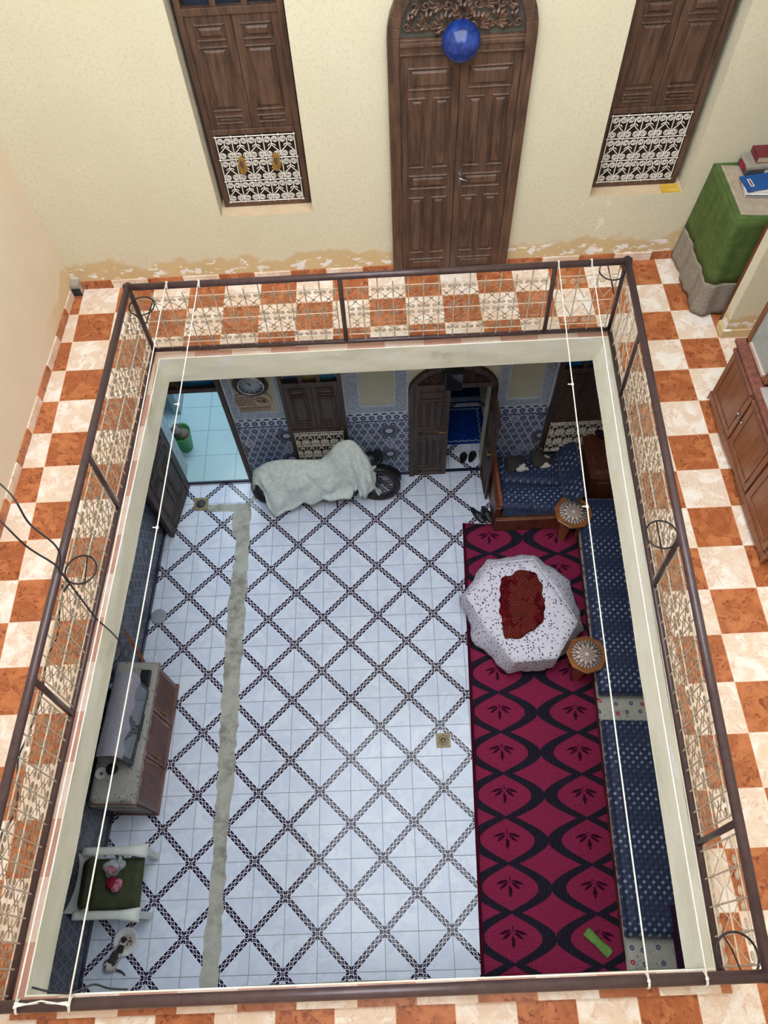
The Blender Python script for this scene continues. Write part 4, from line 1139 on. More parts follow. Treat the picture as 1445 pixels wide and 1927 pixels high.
# ---------------- banquette along the right wall
bo = Vector((2.325, -.755, 0)); bang = math.atan2(-.068, 1)   # leans towards -x as y falls
def BQ(name, lab, cat, parts, group=None):
    t = thing(name, lab, cat, bo, bang*1, group)
    for (n_, mb_, mt, kw) in parts: mb_.build(n_, mt, t, **kw)
    return t
def soft(x0, x1, y0, y1, z0, z1, e=.05, amp=.006, seed=0, nx=14, ny=40):
    """puffy slab with rounded edges"""
    m_ = MB()
    def pt(u, v, top):
        x_ = x0+(x1-x0)*u; y_ = y0+(y1-y0)*v
        du = min(u, 1-u)*(x1-x0); dv = min(v, 1-v)*(y1-y0); d_ = min(abs(du), abs(dv))
        k = min(1, d_/e); hgt = math.sqrt(max(0, 1-(1-k)**2)); zm = (z0+z1)/2
        return (x_, y_, zm+(z1-zm)*hgt*(1 if top else -1)+(amp*vn(x_*5, y_*5, seed) if top else 0))
    us = [0, .02, .05, .1]+[.1+.8*(i+1)/(nx) for i in range(nx-1)]+[.9, .95, .98, 1]
    e2 = e/abs(y1-y0); vs_ = [0, e2*.15, e2*.5, e2]+[e2+(1-2*e2)*(i+1)/ny for i in range(ny-1)]+[1-e2, 1-e2*.5, 1-e2*.15, 1]
    e1 = e/abs(x1-x0); us = [0, e1*.15, e1*.5, e1]+[e1+(1-2*e1)*(i+1)/nx for i in range(nx-1)]+[1-e1, 1-e1*.5, 1-e1*.15, 1]
    for top in (1, 0):
        V_ = [pt(u, v, top) for u in us for v in vs_]; nv = len(vs_)
        F_ = [(i*nv+j, (i+1)*nv+j, (i+1)*nv+j+1, i*nv+j+1) for i in range(len(us)-1) for j in range(nv-1)]
        if (y1 < y0) == bool(top): F_ = [f[::-1] for f in F_]
        m_.add(V_, F_, True)
    return m_
BD = .56
b_ = MB(); b_.box(.03, BD, -4.78, .0, .02, .18); b2_ = MB(); b2_.box(.0, .03, -4.80, .015, .03, .20)
base = BQ('bench_base', 'long low wooden bench base under the blue mattresses on the right', 'bench', [('body', b_, WOOD_M, dict(bevel=.004)), ('front_rail', b2_, WOOD_M, dict(bevel=.008))])
o = soft(-.02, BD, .02, -5.02, .17, .285, .05, .006, 2, 10, 60).build('floral_mattress', FLORAL, None, loc=bo, rotz=bang); tag(o, 'white floral mattress showing between and beneath the blue mattresses', 'mattress')
o = soft(-.035, BD+.01, .0, -2.46, .287, .47, .07, .008, 5).build('blue_mattress', NAVY, None, loc=bo, rotz=bang); tag(o, 'farther navy check mattress beside the two stools', 'mattress', 'navy mattresses on the bench')
o = soft(-.045, BD+.01, -2.72, -4.73, .287, .47, .07, .008, 9).build('blue_mattress', NAVY, None, loc=bo, rotz=bang); tag(o, 'nearer navy check mattress beside the plain end of the carpet', 'mattress', 'navy mattresses on the bench')
mb = soft(.38, .66, -4.45, -4.98, .38, .52, .07, .02, 3, 8, 16); o = mb.build('plum_cloth', PURPLE, None, loc=bo, rotz=bang); tag(o, 'folded dark plum cloth on the near end of the bench', 'cloth')

# ---------------- wooden settee in the far corner
st = thing('settee', 'wooden settee with beaded armrest by the open door', 'sofa', (1.30, 0, 0))
mb = MB(); mb.box(0.0, .86, -.90, -.03, .02, .22); mb.build('base', WOOD_M, st, bevel=.006)
mb = MB(); mb.box(-.03, .86, -.955, -.90, .03, .29); mb.build('front_rail', WOOD_M, st, bevel=.01)
mb = MB(); mb.box(-.04, .03, -.90, -.03, .02, .50); mb.build('side_panel', WOOD_B, st, bevel=.008)
mb = MB(); mb.box(.0, .048, -.87, -.02, .50, .535)
for k in range(28): mb.ell(.024, -.05-.03*k, .538, .014, .012, .007, 8)
mb.build('armrest', mat_wood('armrest_wood', c(120, 62, 38), c(156, 88, 54), .4, 'y'), st, bevel=.004)
o = soft(1.37, 2.30, -.895, -.03, .222, .40, .06, .012, 4, 16, 16).build('seat_mattress', NAVY); tag(o, 'navy check mattress on the wooden settee under the cats', 'mattress')
mb = soft(-.36, .36, -.19, .19, 0, .10, .07, .01, 7, 10, 10); o = mb.build('bolster_cushion', NAVY, None, loc=(1.77, -.34, .395), rotz=-.12); tag(o, 'flat navy check cushion lying under the two cats', 'cushion')
mb = soft(-.40, .40, -.17, .17, -.07, .07, .07, .01, 8, 12, 8); mb.xf(Matrix.Rotation(math.radians(72), 4, 'Y')@Matrix.Rotation(math.radians(90), 4, 'Z'))
mb = soft(-.16, .16, -.42, .42, -.07, .07, .07, .01, 8, 8, 14); mb.xf(Matrix.Rotation(math.radians(-58), 4, 'Y'))
o = mb.build('back_cushion', NAVY, None, loc=(2.24, -.44, .54)); tag(o, 'navy check cushion leaning against the brown chest', 'cushion')
mb = soft(-.22, .22, -.10, .10, 0, .09, .05, .008, 12, 8, 6); o = mb.build('small_bolster', NAVY, None, loc=(1.52, -.78, .395), rotz=-.1); tag(o, 'small navy cushion at the front left corner of the settee', 'cushion')
# brown chest
ch = thing('wooden_chest', 'brown wooden chest between the settee and the right wall', 'chest', (2.42, 0, 0))
mb = MB(); mb.box(.0, .56, -.69, -.03, .02, .76); mb.build('body', WOOD_B, ch, bevel=.01)
mb = MB(); mb.box(-.03, .58, -.72, -.02, .76, .80); mb.hexa([(.02, -.66, .80), (.54, -.66, .80), (.54, -.06, .80), (.02, -.06, .80)], [(.06, -.61, .825), (.50, -.61, .825), (.50, -.11, .825), (.06, -.11, .825)]); mb.build('lid', WOOD_B, ch, bevel=.006)
mb = MB(); mb.frust(.06, .50, .12, .66, -.69, -.705, .02); mb.build('front_panel', WOOD_B, ch)
mb = MB(); mb.ell(0, 0, 0, .07, .06, .05, 14); mb.ell(.06, -.03, .01, .05, .05, .04, 12); mb.ell(-.05, .03, .02, .05, .05, .04, 12)
tag(mb.build('dark_bundle', PURPLE, None, remesh=.012, loc=(2.62, -.13, .865)), 'crumpled dark cloth on the back of the brown chest', 'cloth')

# ---------------- stools
def octo(r, n=8, ph=PI/8): return [(r*math.cos(2*PI*k/n+ph), r*math.sin(2*PI*k/n+ph)) for k in range(n)]
def stool(cx, cy, r, lab, rz, H=.50):
    s_ = thing('octagonal_stool', lab, 'stool', (cx, cy, .014), rz, 'octagonal wooden stools')
    m_ = MB(); m_.prism(octo(r), H-.035, H-.005); m_.build('seat', WOOD_O, s_, bevel=.01)
    m_ = MB(); m_.prism(octo(r*.86), H-.10, H-.035); m_.build('apron', WOOD_O, s_, bevel=.004)
    for k in range(4):
        a = PI/4+k*PI/2; tx = Matrix.Rotation(a, 4, 'Z')
        m_ = MB(); m_.hexa([(r*.50, -.045, 0), (r*.64, -.045, 0), (r*.64, .045, 0), (r*.50, .045, 0)], [(r*.52, -.07, H-.09), (r*.76, -.07, H-.09), (r*.76, .07, H-.09), (r*.52, .07, H-.09)])
        m_.xf(tx); m_.build('leg', WOOD_O, s_, bevel=.004)
    d = MB()
    prof = [(0, .0), (r*.70, .0), (r*.72, .004), (0, .007)]
    d.lathe(prof, 0, 0, 48)
    o = d.build('doily', DOILY, None, loc=(cx, cy, .014+H-.004)); tag(o, 'round lace doily on the '+('far' if cy > -1.5 else 'near')+' octagonal stool', 'doily', 'lace doilies'); return s_
DOILY_R = .18
q1, q2 = PZ(1079, 963, .51), PZ(1104, 1231, .51)
stool(q1.x, q1.y, .235, 'far octagonal wooden stool between the settee and the mattress', .1); stool(q2.x, q2.y, .222, 'near octagonal wooden stool beside the draped table', .25)

# ---------------- low table with speckled cloth
ZTB = .50
top_px = [(924, 1062), (1004, 1053), (1086, 1168), (1050, 1238), (967, 1246), (877, 1121)]
topP = [PZ(px, py, ZTB) for px, py in top_px]
ctr = sum(topP, Vector())/6
tt = thing('low_table', 'low octagonal table hidden under the speckled cloth', 'table', (ctr.x, ctr.y, .014))
mb = MB(); mb.prism(octo(.44), .44, .475); mb.build('tabletop', WOOD_O, tt, bevel=.006)
for k in range(4):
    a = PI/4+k*PI/2; mb = MB(); mb.tube([(.30*math.cos(a), .30*math.sin(a), 0), (.36*math.cos(a), .36*math.sin(a), .44)], .025, 8); mb.build('leg', WOOD_O, tt)
low_px = [((918, 1052), .36), ((1006, 1044), .36), ((1074, 1095), .26), ((1092, 1166), .20), ((1100, 1185), .16), ((1052, 1240), .18), ((1008, 1262), .16), ((956, 1268), .14), ((888, 1205), .10), ((880, 1160), .14), ((865, 1124), .26)]
lowP = [PZ(px, py, z) for (px, py), z in low_px]
def polar(P_, n=144):
    out = []
    for k in range(n):
        a = 2*PI*k/n; d = Vector((math.cos(a), math.sin(a))); best = None
        for i in range(len(P_)):
            A_, B_ = P_[i]-ctr, P_[(i+1) % len(P_)]-ctr; den = d.x*(B_.y-A_.y)-d.y*(B_.x-A_.x)
            if abs(den) < 1e-9: continue
            t = (A_.x*(B_.y-A_.y)-A_.y*(B_.x-A_.x))/den; u = (A_.x*d.y-A_.y*d.x)/den
            if t > 0 and -1e-6 <= u <= 1+1e-6:
                if best is None or t > best[0]: best = (t, A_.z+(B_.z-A_.z)*u+ctr.z)
        out.append(best or (.5, .3))
    return out
tp, lw = polar(topP), polar(lowP)
N_ = 144; mb = MB()
def fn(u, v):
    k = int(round(u*N_)) % N_; a = 2*PI*k/N_
    rt = tp[k][0]; rl = max(lw[k][0], rt+.012); zl = lw[k][1]
    if v < .5: r_ = rt*v/.5; z = ZTB+.003*vn(math.cos(a)*r_*5, math.sin(a)*r_*5, 3)
    else:
        t = (v-.5)/.5; r_ = rt+(rl-rt)*(t**.8)+.012*math.sin(a*9+1)*t*t+.006*math.sin(a*23)*t; z = ZTB+(zl-ZTB)*t**1.05
        if v == .5: z = ZTB
    return (ctr.x+r_*math.cos(a), ctr.y+r_*math.sin(a), z)
mb.grid(lambda u, v: fn(u, v*.5), N_, 9, True); mb.grid(lambda u, v: fn(u, .5+v*.5) if v > 0 else fn(u, .5), N_, 12, True)
o = mb.build('table_cover', TCLOTH, None, solid=.003); tag(o, 'pale speckled cloth draped over the low octagonal table', 'tablecloth')
# scarf
sp = [(942, 1088), (958, 1084), (968, 1076), (990, 1071), (1008, 1080), (1020, 1100), (1021, 1125), (1026, 1128), (1024, 1155), (1020, 1174), (1010, 1180), (985, 1198), (948, 1204), (947, 1178), (940, 1150), (941, 1120)]
sP = [PZ(px, py, ZTB+.02) for px, py in sp]; sc_ = sum(sP, Vector())/len(sP)
old = ctr; ctr = sc_.copy(); ctr.z = 0
for p_ in sP: p_.z = .02
pr = polar(sP, 96); ctr = old
mb = MB()
def fn(u, v):
    k = int(round(u*96)) % 96; a = 2*PI*k/96; r_ = pr[k][0]*math.sin(v*PI/2)**.9*(1+.03*math.sin(a*13))
    x_, y_ = sc_.x+r_*math.cos(a), sc_.y+r_*math.sin(a)
    h = .055*max(0, math.cos(v*PI/2))**.5*(.75+.9*vn(x_*7, y_*7, 2))+.02*abs(vn(x_*16, y_*16, 5))*(1-v**4)
    return (x_, y_, ZTB+.008+max(h, 0))
mb.grid(fn, 96, 16, True); tag(mb.build('headscarf', SCARF, None, solid=.003), 'crumpled dark red scarf with gold dots on the table', 'scarf')
# green strip on the carpet
p1, p2 = PZ(1102, 1752, .03), PZ(1148, 1796, .03)
mb = MB(); L_ = (p2-p1).length; mb.grid(lambda u, v: ((u-.5)*L_, .045*math.cos(2*PI*v)*(1+.1*math.sin(u*9)), .022+.016*math.sin(2*PI*v)), 14, 13)
mb.add([(-L_/2, .045*math.cos(2*PI*j/12), .022+.016*math.sin(2*PI*j/12)) for j in range(12)], [tuple(range(12))]); mb.add([(L_/2, .045*math.cos(2*PI*j/12), .022+.016*math.sin(2*PI*j/12)) for j in range(12)], [tuple(range(12))[::-1]])
tag(mb.build('folded_green_cloth', simple('bright_green_cloth', c(96, 138, 56), .6, col2=c(122, 160, 76), scale=30), None, loc=((p1+p2)/2).xy.to_3d()+Vector((0, 0, .012)), rotz=math.atan2(p2.y-p1.y, p2.x-p1.x)), 'folded bright green cloth lying on the near end of the carpet', 'cloth')

# ---------------- footwear
def shoe_mb(L=.26, W=.085):
    sole, up, ins = MB(), MB(), MB()
    def out(u, k=1): 
        w = W/2*(.78+.22*math.sin((u-.25)*PI*1.2))*(1-(abs(2*u-1))**5)**.5*k; return w
    def fs(u, v): a = v*2*PI; return (L*(u-.5), out(u)*math.cos(a), .012+.012*math.sin(a))
    sole.grid(fs, 20, 13)
    def fu(u, v):
        x_ = .05+.95*u if False else u; uu = .42+.57*u; a = v*PI; w = out(uu)*1.02; return (L*(uu-.5), w*math.cos(a), .02+(.045*(1-u*.55))*math.sin(a))
    up.grid(fu, 14, 12)
    ins.grid(lambda u, v: (L*(.04+.9*u-.5), out(.04+.9*u, .85)*(2*v-1), .0255), 16, 5)
    return sole, up, ins
def pair(px, grp, labs, mats, ztop):
    for (a, b2), lab in zip(px, labs):
        A_, B_ = PZ(a[0], a[1], ztop), PZ(b2[0], b2[1], ztop); m_ = (A_+B_)/2
        t = thing('slipper', lab, 'slipper', (m_.x, m_.y, ztop-.03), math.atan2(B_.y-A_.y, B_.x-A_.x), grp)
        s_, u_, i_ = shoe_mb((B_-A_).length, .10)
        s_.build('sole', mats[0], t); u_.build('upper', mats[1], t, solid=.004); i_.build('insole', mats[2], t)
        m2 = MB(); m2.box(.03, .055, -.012, .012, .062, .068); m2.build('buckle', CHROME, t)
pair([((886, 954), (912, 983)), ((907, 951), (926, 982))], 'black slippers on the tiles by the carpet', ['left black slipper of the pair on the tiles', 'right black slipper of the pair beside the settee'], (BLACK, LEATHER, BLACK), .03)
pair([((869, 872), (874, 851)), ((884, 869), (892, 849))], 'black slippers inside the middle doorway', ['left dark slipper just inside the middle doorway', 'right dark slipper just inside the middle doorway'], (simple('grey_sole', c(110, 110, 120), .6), LEATHER, BLACK), .042)
# blue rugs in the room beyond
for k, (y0, y1, lab, mt2) in enumerate(((.42, 1.05, 'near blue rug with pale wavy border beyond the doorway', 0), (1.12, 2.1, 'far blue rug with grey woven bands beyond the doorway', 1))):
    t = thing('blue_rug', lab, 'rug', (0, 0, .014), 0, 'blue rugs beyond the doorway')
    m_ = MB(); m_.box(.45, 1.32, y0, y1, 0, .012); m_.build('pile', BLUERUG, t, bevel=.003)
    m_ = MB()
    if k == 0:
        pts = [(.49+.79*i/40, y0+.045+.008*math.sin(i*1.3), .0135) for i in range(41)]; m_.tube(pts, .010, 4)
        m_.tube([(1.25+.010*math.sin(i*1.3), y0+.045+(y1-y0-.09)*i/30, .0135) for i in range(31)], .010, 4); m_.tube([(.49+.79*i/40, y1-.045+.008*math.sin(i*1.3), .0135) for i in range(41)], .010, 4)
    else:
        m_.box(.45, 1.32, y0+.02, y0+.10, .0125, .014); m_.prism([(.45, y1), (1.32, y1), (1.32, y1-.22), (.9, y1-.42), (.45, y1-.22)], .0125, .014)
    m_.build('border', RUGWHITE, t)
# black box over the middle door
bb = thing('black_wall_box', 'black square box fixed over the middle doorway', 'box', (.735, -.075, 1.92))
mb = MB(); mb.box(-.10, .10, -.10, 0, 0, .30); mb.build('body', BLACK, bb, bevel=.006); mb = MB(); mb.box(-.085, .085, -.106, -.10, .02, .28); mb.build('front_panel', SCREEN, bb)

# ---------------- wall clock and plaque
ck = thing('wall_clock', 'round wall clock with dark fretted rim on the mosaic wall', 'clock', (-1.505, -.035, 2.04))
mb = MB()
for k in range(36):
    a = 2*PI*k/36; mb.ell(.185*math.cos(a), -.012, .185*math.sin(a), .017, .010, .017, 8)
for k in range(60):
    a = 2*PI*k/60; mb.tube([(.13*math.cos(a), -.012, .13*math.sin(a)), (.178*math.cos(a+.1), -.014, .178*math.sin(a+.1))], .0065, 5)
mb.tube([(.185*math.cos(2*PI*j/40), -.01, .185*math.sin(2*PI*j/40)) for j in range(40)], .007, 6, closed=True); mb.build('fretted_rim', WOOD_G, ck)
mb = MB(); mb.lathe([(.128, -.0), (.135, .02), (.130, .035), (.150, .035), (.156, .02), (.152, 0)], 0, 0, 48, axis='y'); mb.build('bezel', CHROME, ck)
mb = MB(); mb.lathe([(0, .020), (.132, .020), (.132, .016), (0, .016)], 0, 0, 48, axis='y'); mb.build('face', CLOCKF, ck)
mb = MB(); mb.tube([(0, -.024, 0), (-.045, -.024, .075)], [.004, .002], 5); mb.tube([(0, -.025, 0), (-.012, -.025, .055)], [.005, .003], 5); mb.ell(0, -.024, 0, .009, .004, .009, 8); mb.build('hands', BLACK, ck)
pq = thing('wall_plaque', 'scalloped beige plaque with dark script beneath the clock', 'plaque', (-1.525, -.03, 1.755))
mb = MB(); pl = []
for k in range(40):
    a = 2*PI*k/40; sx_ = abs(math.cos(a))**.5*math.copysign(1, math.cos(a)); sz_ = abs(math.sin(a))**.5*math.copysign(1, math.sin(a)); pl.append((.205*sx_*(1+.03*math.cos(a*8)), .125*sz_))
mb.prism(pl, -.02, 0, 'y'); mb.build('board', simple('plaque_board', c(172, 154, 136), .6), pq, bevel=.003)
mb = MB(); mb.box(-.17, .17, -.035, 0, -.15, -.105); mb.build('ledge', simple('plaque_ledge', c(150, 132, 112), .6), pq, bevel=.003)
mb = MB(); rr_ = random.Random(4)
for ln in range(4):      # four lines of flowing script, right to left
    zc = .075-ln*.042-0.0; x_ = .02
    while x_ > -.165:
        L2 = rr_.uniform(.012, .03); pts = [(x_-L2*j/6, -.0215, zc-.006*ln*0+.008*math.sin(j*1.2+ln+x_*90)) for j in range(7)]
        mb.tube(pts, .0024, 4); 
        if rr_.random() < .5: mb.tube([(x_-L2*.5, -.0215, zc+.004), (x_-L2*.5, -.0215, zc+.02)], .002, 4)
        if rr_.random() < .6: mb.ell(x_-L2*.4, -.0215, zc-.013 if rr_.random() < .5 else zc+.018, .0026, .001, .0026, 6)
        x_ -= L2+.004
mb.build('script_lines', simple('script_ink', c(50, 30, 32), .6), pq)
mb = MB()
for k in range(9):
    a0 = rr_.uniform(0, 2*PI); cx, cz = .10+rr_.uniform(-.03, .03), .015+rr_.uniform(-.03, .03); R_ = rr_.uniform(.018, .045)
    mb.tube([(cx+R_*math.cos(a0+j*.35)*1.1, -.0215, cz+R_*math.sin(a0+j*.35)*.8) for j in range(10)], [.0022+.0016*math.sin(PI*j/9) for j in range(10)], 4)
mb.build('calligraphic_emblem', simple('emblem_ink', c(60, 22, 34), .6), pq)

# ---------------- motorcycle under its cover
mo = thing('motorcycle', 'black motorcycle parked under a pale green cover by the wall', 'motorcycle', (0, 0, 0))
def wheel(cx, cy, cz, R, yaw, lean, par):
    Mx = Matrix.Translation((cx, cy, cz))@Matrix.Rotation(yaw, 4, 'Z')@Matrix.Rotation(lean, 4, 'X')
    m_ = MB(); m_.tube([Mx@Vector((R*math.cos(a_), 0, R*math.sin(a_))) for a_ in [2*PI*j/40 for j in range(40)]], .042, 10, closed=True); w_ = m_.build('tyre', RUBBER, par)
    m_ = MB(); m_.tube([Mx@Vector(((R-.05)*math.cos(a_), 0, (R-.05)*math.sin(a_))) for a_ in [2*PI*j/40 for j in range(40)]], .014, 8, closed=True)
    m_.tube([Mx@Vector((0, -.05, 0)), Mx@Vector((0, .05, 0))], .03, 12)
    for j in range(5):
        a_ = 2*PI*j/5+.3; 
        for s in (-.12, .12): m_.tube([Mx@Vector((.03*math.cos(a_+s*3), 0, .03*math.sin(a_+s*3))), Mx@Vector(((R-.05)*math.cos(a_+s), 0, (R-.05)*math.sin(a_+s)))], .009, 6)
    m_.build('wheel_rim', DARKG, par); return Mx
RW = .265
fw = Vector((-.19, -.33, .31)); rw = Vector((-1.50, -.33, .30))
wheel(fw.x, fw.y, fw.z, RW, -.12, -.16, mo); wheel(rw.x, rw.y, rw.z, RW, 0, -.16, mo)
mb = MB()
for s in (-.06, .06): mb.tube([fw+Vector((0, s, 0)), fw+Vector((-.13, s+.05, .38)), fw+Vector((-.22, s+.08, .62))], .017, 8)
mb.build('fork', DARKG, mo)
mb = MB(); mb.grid(lambda u, v: (fw.x+(RW+.06)*math.cos(.25+u*2.1), fw.y+.04+.055*(2*v-1), fw.z+(RW+.06)*math.sin(.25+u*2.1)-.015*(2*v-1)**2), 16, 5); mb.build('front_fender', BLACK, mo, solid=.006)
mb = MB(); mb.tube([rw+Vector((0, .0, 0)), (-1.0, -.30, .45), (-.62, -.28, .70), (-.50, -.26, .85)], .03, 8); mb.tube([(-1.0, -.30, .45), (-.75, -.3, .25), (-.5, -.28, .5)], .025, 8); mb.tube([(-1.5, -.28, .60), (-.9, -.28, .66), (-.6, -.27, .72)], .025, 8); mb.build('frame', BLACK, mo)
mb = MB(); mb.ell(-.80, -.31, .34, .15, .09, .12, 14); mb.ell(-.68, -.31, .42, .09, .08, .12, 12); mb.build('engine', DARKG, mo, remesh=.02)
mb = MB(); mb.ell(-.74, -.27, .70, .20, .09, .08, 16); mb.build('fuel_tank', BLACK, mo)
mb = MB(); mb.ell(-1.22, -.27, .70, .32, .10, .05, 16); mb.build('seat', LEATHER, mo)
mb = MB(); mb.tube([(-.56, -.33, .93), (-.50, -.28, .95), (-.50, -.20, .95), (-.54, -.14, .93)], .014, 8); mb.build('handlebar', BLACK, mo)
mb = MB(); mb.ell(-.25, -.22, .72, .12, .10, .10, 14); mb.ell(-.16, -.18, .70, .08, .12, .05, 12); mb.build('headlamp_shell', BLACK, mo)
mb = MB(); mb.tube([(-.72, -.40, .18), (-.72, -.50, .03)], .014, 8); mb.tube([(-.60, -.42, .22), (-.60, -.49, .19), (-.50, -.50, .17)], .013, 8); mb.tube([(-.85, -.42, .22), (-.85, -.50, .20)], .012, 8); mb.build('footrest', DARKG, mo)
mb = MB(); mb.tube([(-1.45, -.40, .22), (-1.1, -.40, .20), (-.8, -.38, .22)], [.03, .028, .02], 10); mb.build('exhaust', BLACK, mo)
# cover: ridge, near hem and far hem sampled along the bike
rid = [(-1.735, -.30, .62), (-1.66, -.29, .74), (-1.50, -.27, .84), (-1.30, -.26, .86), (-1.05, -.26, .83), (-.88, -.26, .82), (-.78, -.25, .90), (-.66, -.25, 1.10), (-.55, -.24, 1.17), (-.44, -.24, 1.16), (-.36, -.26, 1.04), (-.27, -.32, .84)]
hemp = [((484, 905), .45), ((500, 925), .40), ((514, 966), .10), ((545, 957), .14), ((575, 945), .22), ((610, 940), .24), ((640, 936), .24), ((664, 926), .26), ((672, 917), .32), ((679, 930), .26), ((688, 932), .24), ((706, 918), .30)]
hem = [PZ(px, py, z) for (px, py), z in hemp]
far = [(-1.74, -.16, .5), (-1.66, -.10, .40), (-1.5, -.07, .35), (-1.3, -.06, .35), (-1.05, -.06, .4), (-.88, -.06, .4), (-.78, -.05, .45), (-.66, -.04, .6), (-.55, -.04, .7), (-.44, -.05, .7), (-.36, -.10, .7), (-.27, -.2, .7)]
def interp(L, u):
    s = u*(len(L)-1); i = min(int(s), len(L)-2); t = s-i
    P0, P1, P2, P3 = [Vector(L[max(0, min(len(L)-1, i+k))]) for k in (-1, 0, 1, 2)]
    return .5*((2*P1)+(P2-P0)*t+(2*P0-5*P1+4*P2-P3)*t*t+(3*P1-P0-3*P2+P3)*t**3)
mb = MB()
def fn(u, v):
    R_, Hn, Hf = interp(rid, u), interp(hem, u), interp(far, u)
    if v >= .45:
        t = (v-.45)/.55; p_ = R_.lerp(Hn, t); bul = math.sin(PI*min(1, t*1.15))*.075; p_ += Vector((0, -bul*.8, bul*.75))
        fold = .020*math.sin(u*46+t*5)*t+.030*math.sin(u*19-t*3)*(t+.25)+.022*vn(u*16, t*4, 2)+.014*math.sin(t*17+u*7)
        p_ += Vector((fold*.3, -abs(fold)*1.1, .0))
        if t > .8: p_.z += .012*math.sin(u*60)*(t-.8)*5
    else:
        t = (.45-v)/.45; p_ = R_.lerp(Hf, t); bul = math.sin(PI*t)*.04; p_ += Vector((0, bul*.5, bul*.6)); p_.y = min(p_.y, -.025)
    return tuple(p_)
mb.grid(fn, 110, 44)
mb.grid(lambda u, v: tuple(Vector(fn(0, v))+Vector((-.05*math.sin(PI*v)*u*1.0, 0, -.30*u*max(0, math.sin(PI*v))))), 6, 44)
mb.grid(lambda u, v: tuple(Vector(fn(1, .2+.8*v))+Vector((.07*u+.02*math.sin(v*9)*u, -.02*u, -.40*u*max(0, math.sin(PI*v))))), 8, 30)
o = mb.build('bike_cover', BIKECOV, None, solid=.004); tag(o, 'pale green sheet thrown over the parked motorcycle', 'cover')

# ---------------- left side: television cabinet
tang = math.atan2(.055, 1)
def LF(x_, y_): return (x_, y_)
tvc = thing('tv_cabinet', 'reddish brown louvred cabinet under the television by the left wall', 'cabinet', (-2.60, -2.77, 0), -tang)
CWd, CH_ = 1.40, .80; CDp = .44
mb = MB(); mb.box(-CDp, 0, -CWd, 0, .05, CH_-.03); mb.build('body', WOOD_R, tvc, bevel=.006)
mb = MB(); mb.box(-CDp, .03, -CWd-.02, .02, CH_-.03, CH_); mb.build('top', WOOD_R, tvc, bevel=.008)
mb = MB(); mb.box(-CDp, .025, -CWd-.01, .01, .0, .06); mb.build('plinth', WOOD_R, tvc, bevel=.008)
for k in range(3):
    y0 = -.02-k*.458; y1 = y0-.44
    mb = MB(); mb.box(0, .014, y1, y0, .08, CH_-.05)
    for j in range(24): mb.box(.014, .019, y1+.06+.0135*j, y1+.066+.0135*j, .13, CH_-.12)
    for (a, b2, p, q_) in ((y1+.035, y0-.035, .10, .12), (y1+.035, y0-.035, CH_-.10, CH_-.08), (y1+.035, y1+.05, .10, CH_-.08), (y0-.05, y0-.035, .10, CH_-.08)): mb.box(.014, .022, a, b2, p, q_)
    d_ = mb.build('door', WOOD_R, tvc, bevel=.002)
    mb = MB(); mb.box(.014, .03, y1-.018, y1+.006, .06, CH_-.03); mb.build('stile', WOOD_R, tvc, bevel=.005)
    for hy in (y1+.03,) if k != 2 else (y0-.03,):
        mb = MB(); mb.tube([(.02, hy, .44), (.045, hy, .44), (.045, hy, .36), (.02, hy, .36)], .007, 6); mb.build('handle', BRASS, d_)
# runner cloth lying on the cabinet and hanging at the near end
mb = MB()
def fn(u, v):
    y_ = .01-1.445*u if u < .96 else -1.445*.96-.03
    return (-CDp+.005+(CDp+.02)*v, y_+.01, CH_+.004+.002*vn(u*20, v*6, 0))
mb.grid(fn, 60, 12)
mb.grid(lambda u, v: (-CDp+.005+(CDp+.02)*v, -CWd-.026-.01*u+.004*math.sin(v*30)*u, CH_+.003-.13*u), 5, 30)
mb.grid(lambda u, v: (.035+.004*math.sin(v*60)*u, -.0-CWd*v, CH_+.003-.02*u), 3, 60)
for k in range(34): mb.tube([(-.40+.013*k, -CWd-.038, CH_-.12), (-.40+.013*k, -CWd-.045, CH_-.155)], .0022, 4)
tag(mb.build('cabinet_runner', GREYCLOTH, None, solid=.003, loc=(-2.60, -2.77, 0), rotz=-tang), 'grey fringed runner cloth spread over the television cabinet', 'cloth')
s1, s2 = PZ(283, 1298, .84), PZ(252, 1443, .84)
u1 = PZ(252, 1268, 1.42); 
TL_ = (s2-s1).length; tvx, tvy = (s1+s2)/2, 0
tva = math.atan2(-(s1-s2).x, (s1-s2).y)
tv = thing('television', 'flat television with dark reflecting screen on the cabinet', 'television', ((s1+s2)/2).xy.to_3d()+Vector((0, 0, CH_+.008)), tva)
W2 = TL_/2; SH = .52
mb = MB(); mb.box(-.05, 0, -W2, W2, .05, .05+SH); mb.box(-.14, -.05, -W2*.7, W2*.7, .1, .05+SH*.8); mb.build('casing', DARKG, tv, bevel=.012)
mb = MB(); mb.box(0, .004, -W2+.04, W2-.04, .09, .05+SH-.04); mb.build('screen', SCREEN, tv)
mb = MB(); mb.box(-.14, -.01, -W2*.35, W2*.35, 0, .014); mb.box(-.06, -.02, -.05, .05, .01, .08); mb.build('stand', BLACK, tv, bevel=.004)
mb = MB()
def fn(u, v):
    y_ = -W2-.01+(2*W2+.02)*u
    if v < .5: t = v/.5; return (-.22+.225*t, y_, .055+SH+.012+.004*vn(u*9, v*9, 1)-(.10*(1-t)**2))
    t = (v-.5)/.5; return (.008+.014*math.sin(u*22)*t+.01*t, y_, .055+SH+.012-.15*t+.008*math.sin(u*31)*t)
mb.grid(fn, 60, 22); tag(mb.build('tv_cover', LILAC, None, solid=.003, loc=tv.location, rotz=tva), 'lilac grey lace cloth draped over the television', 'cloth')
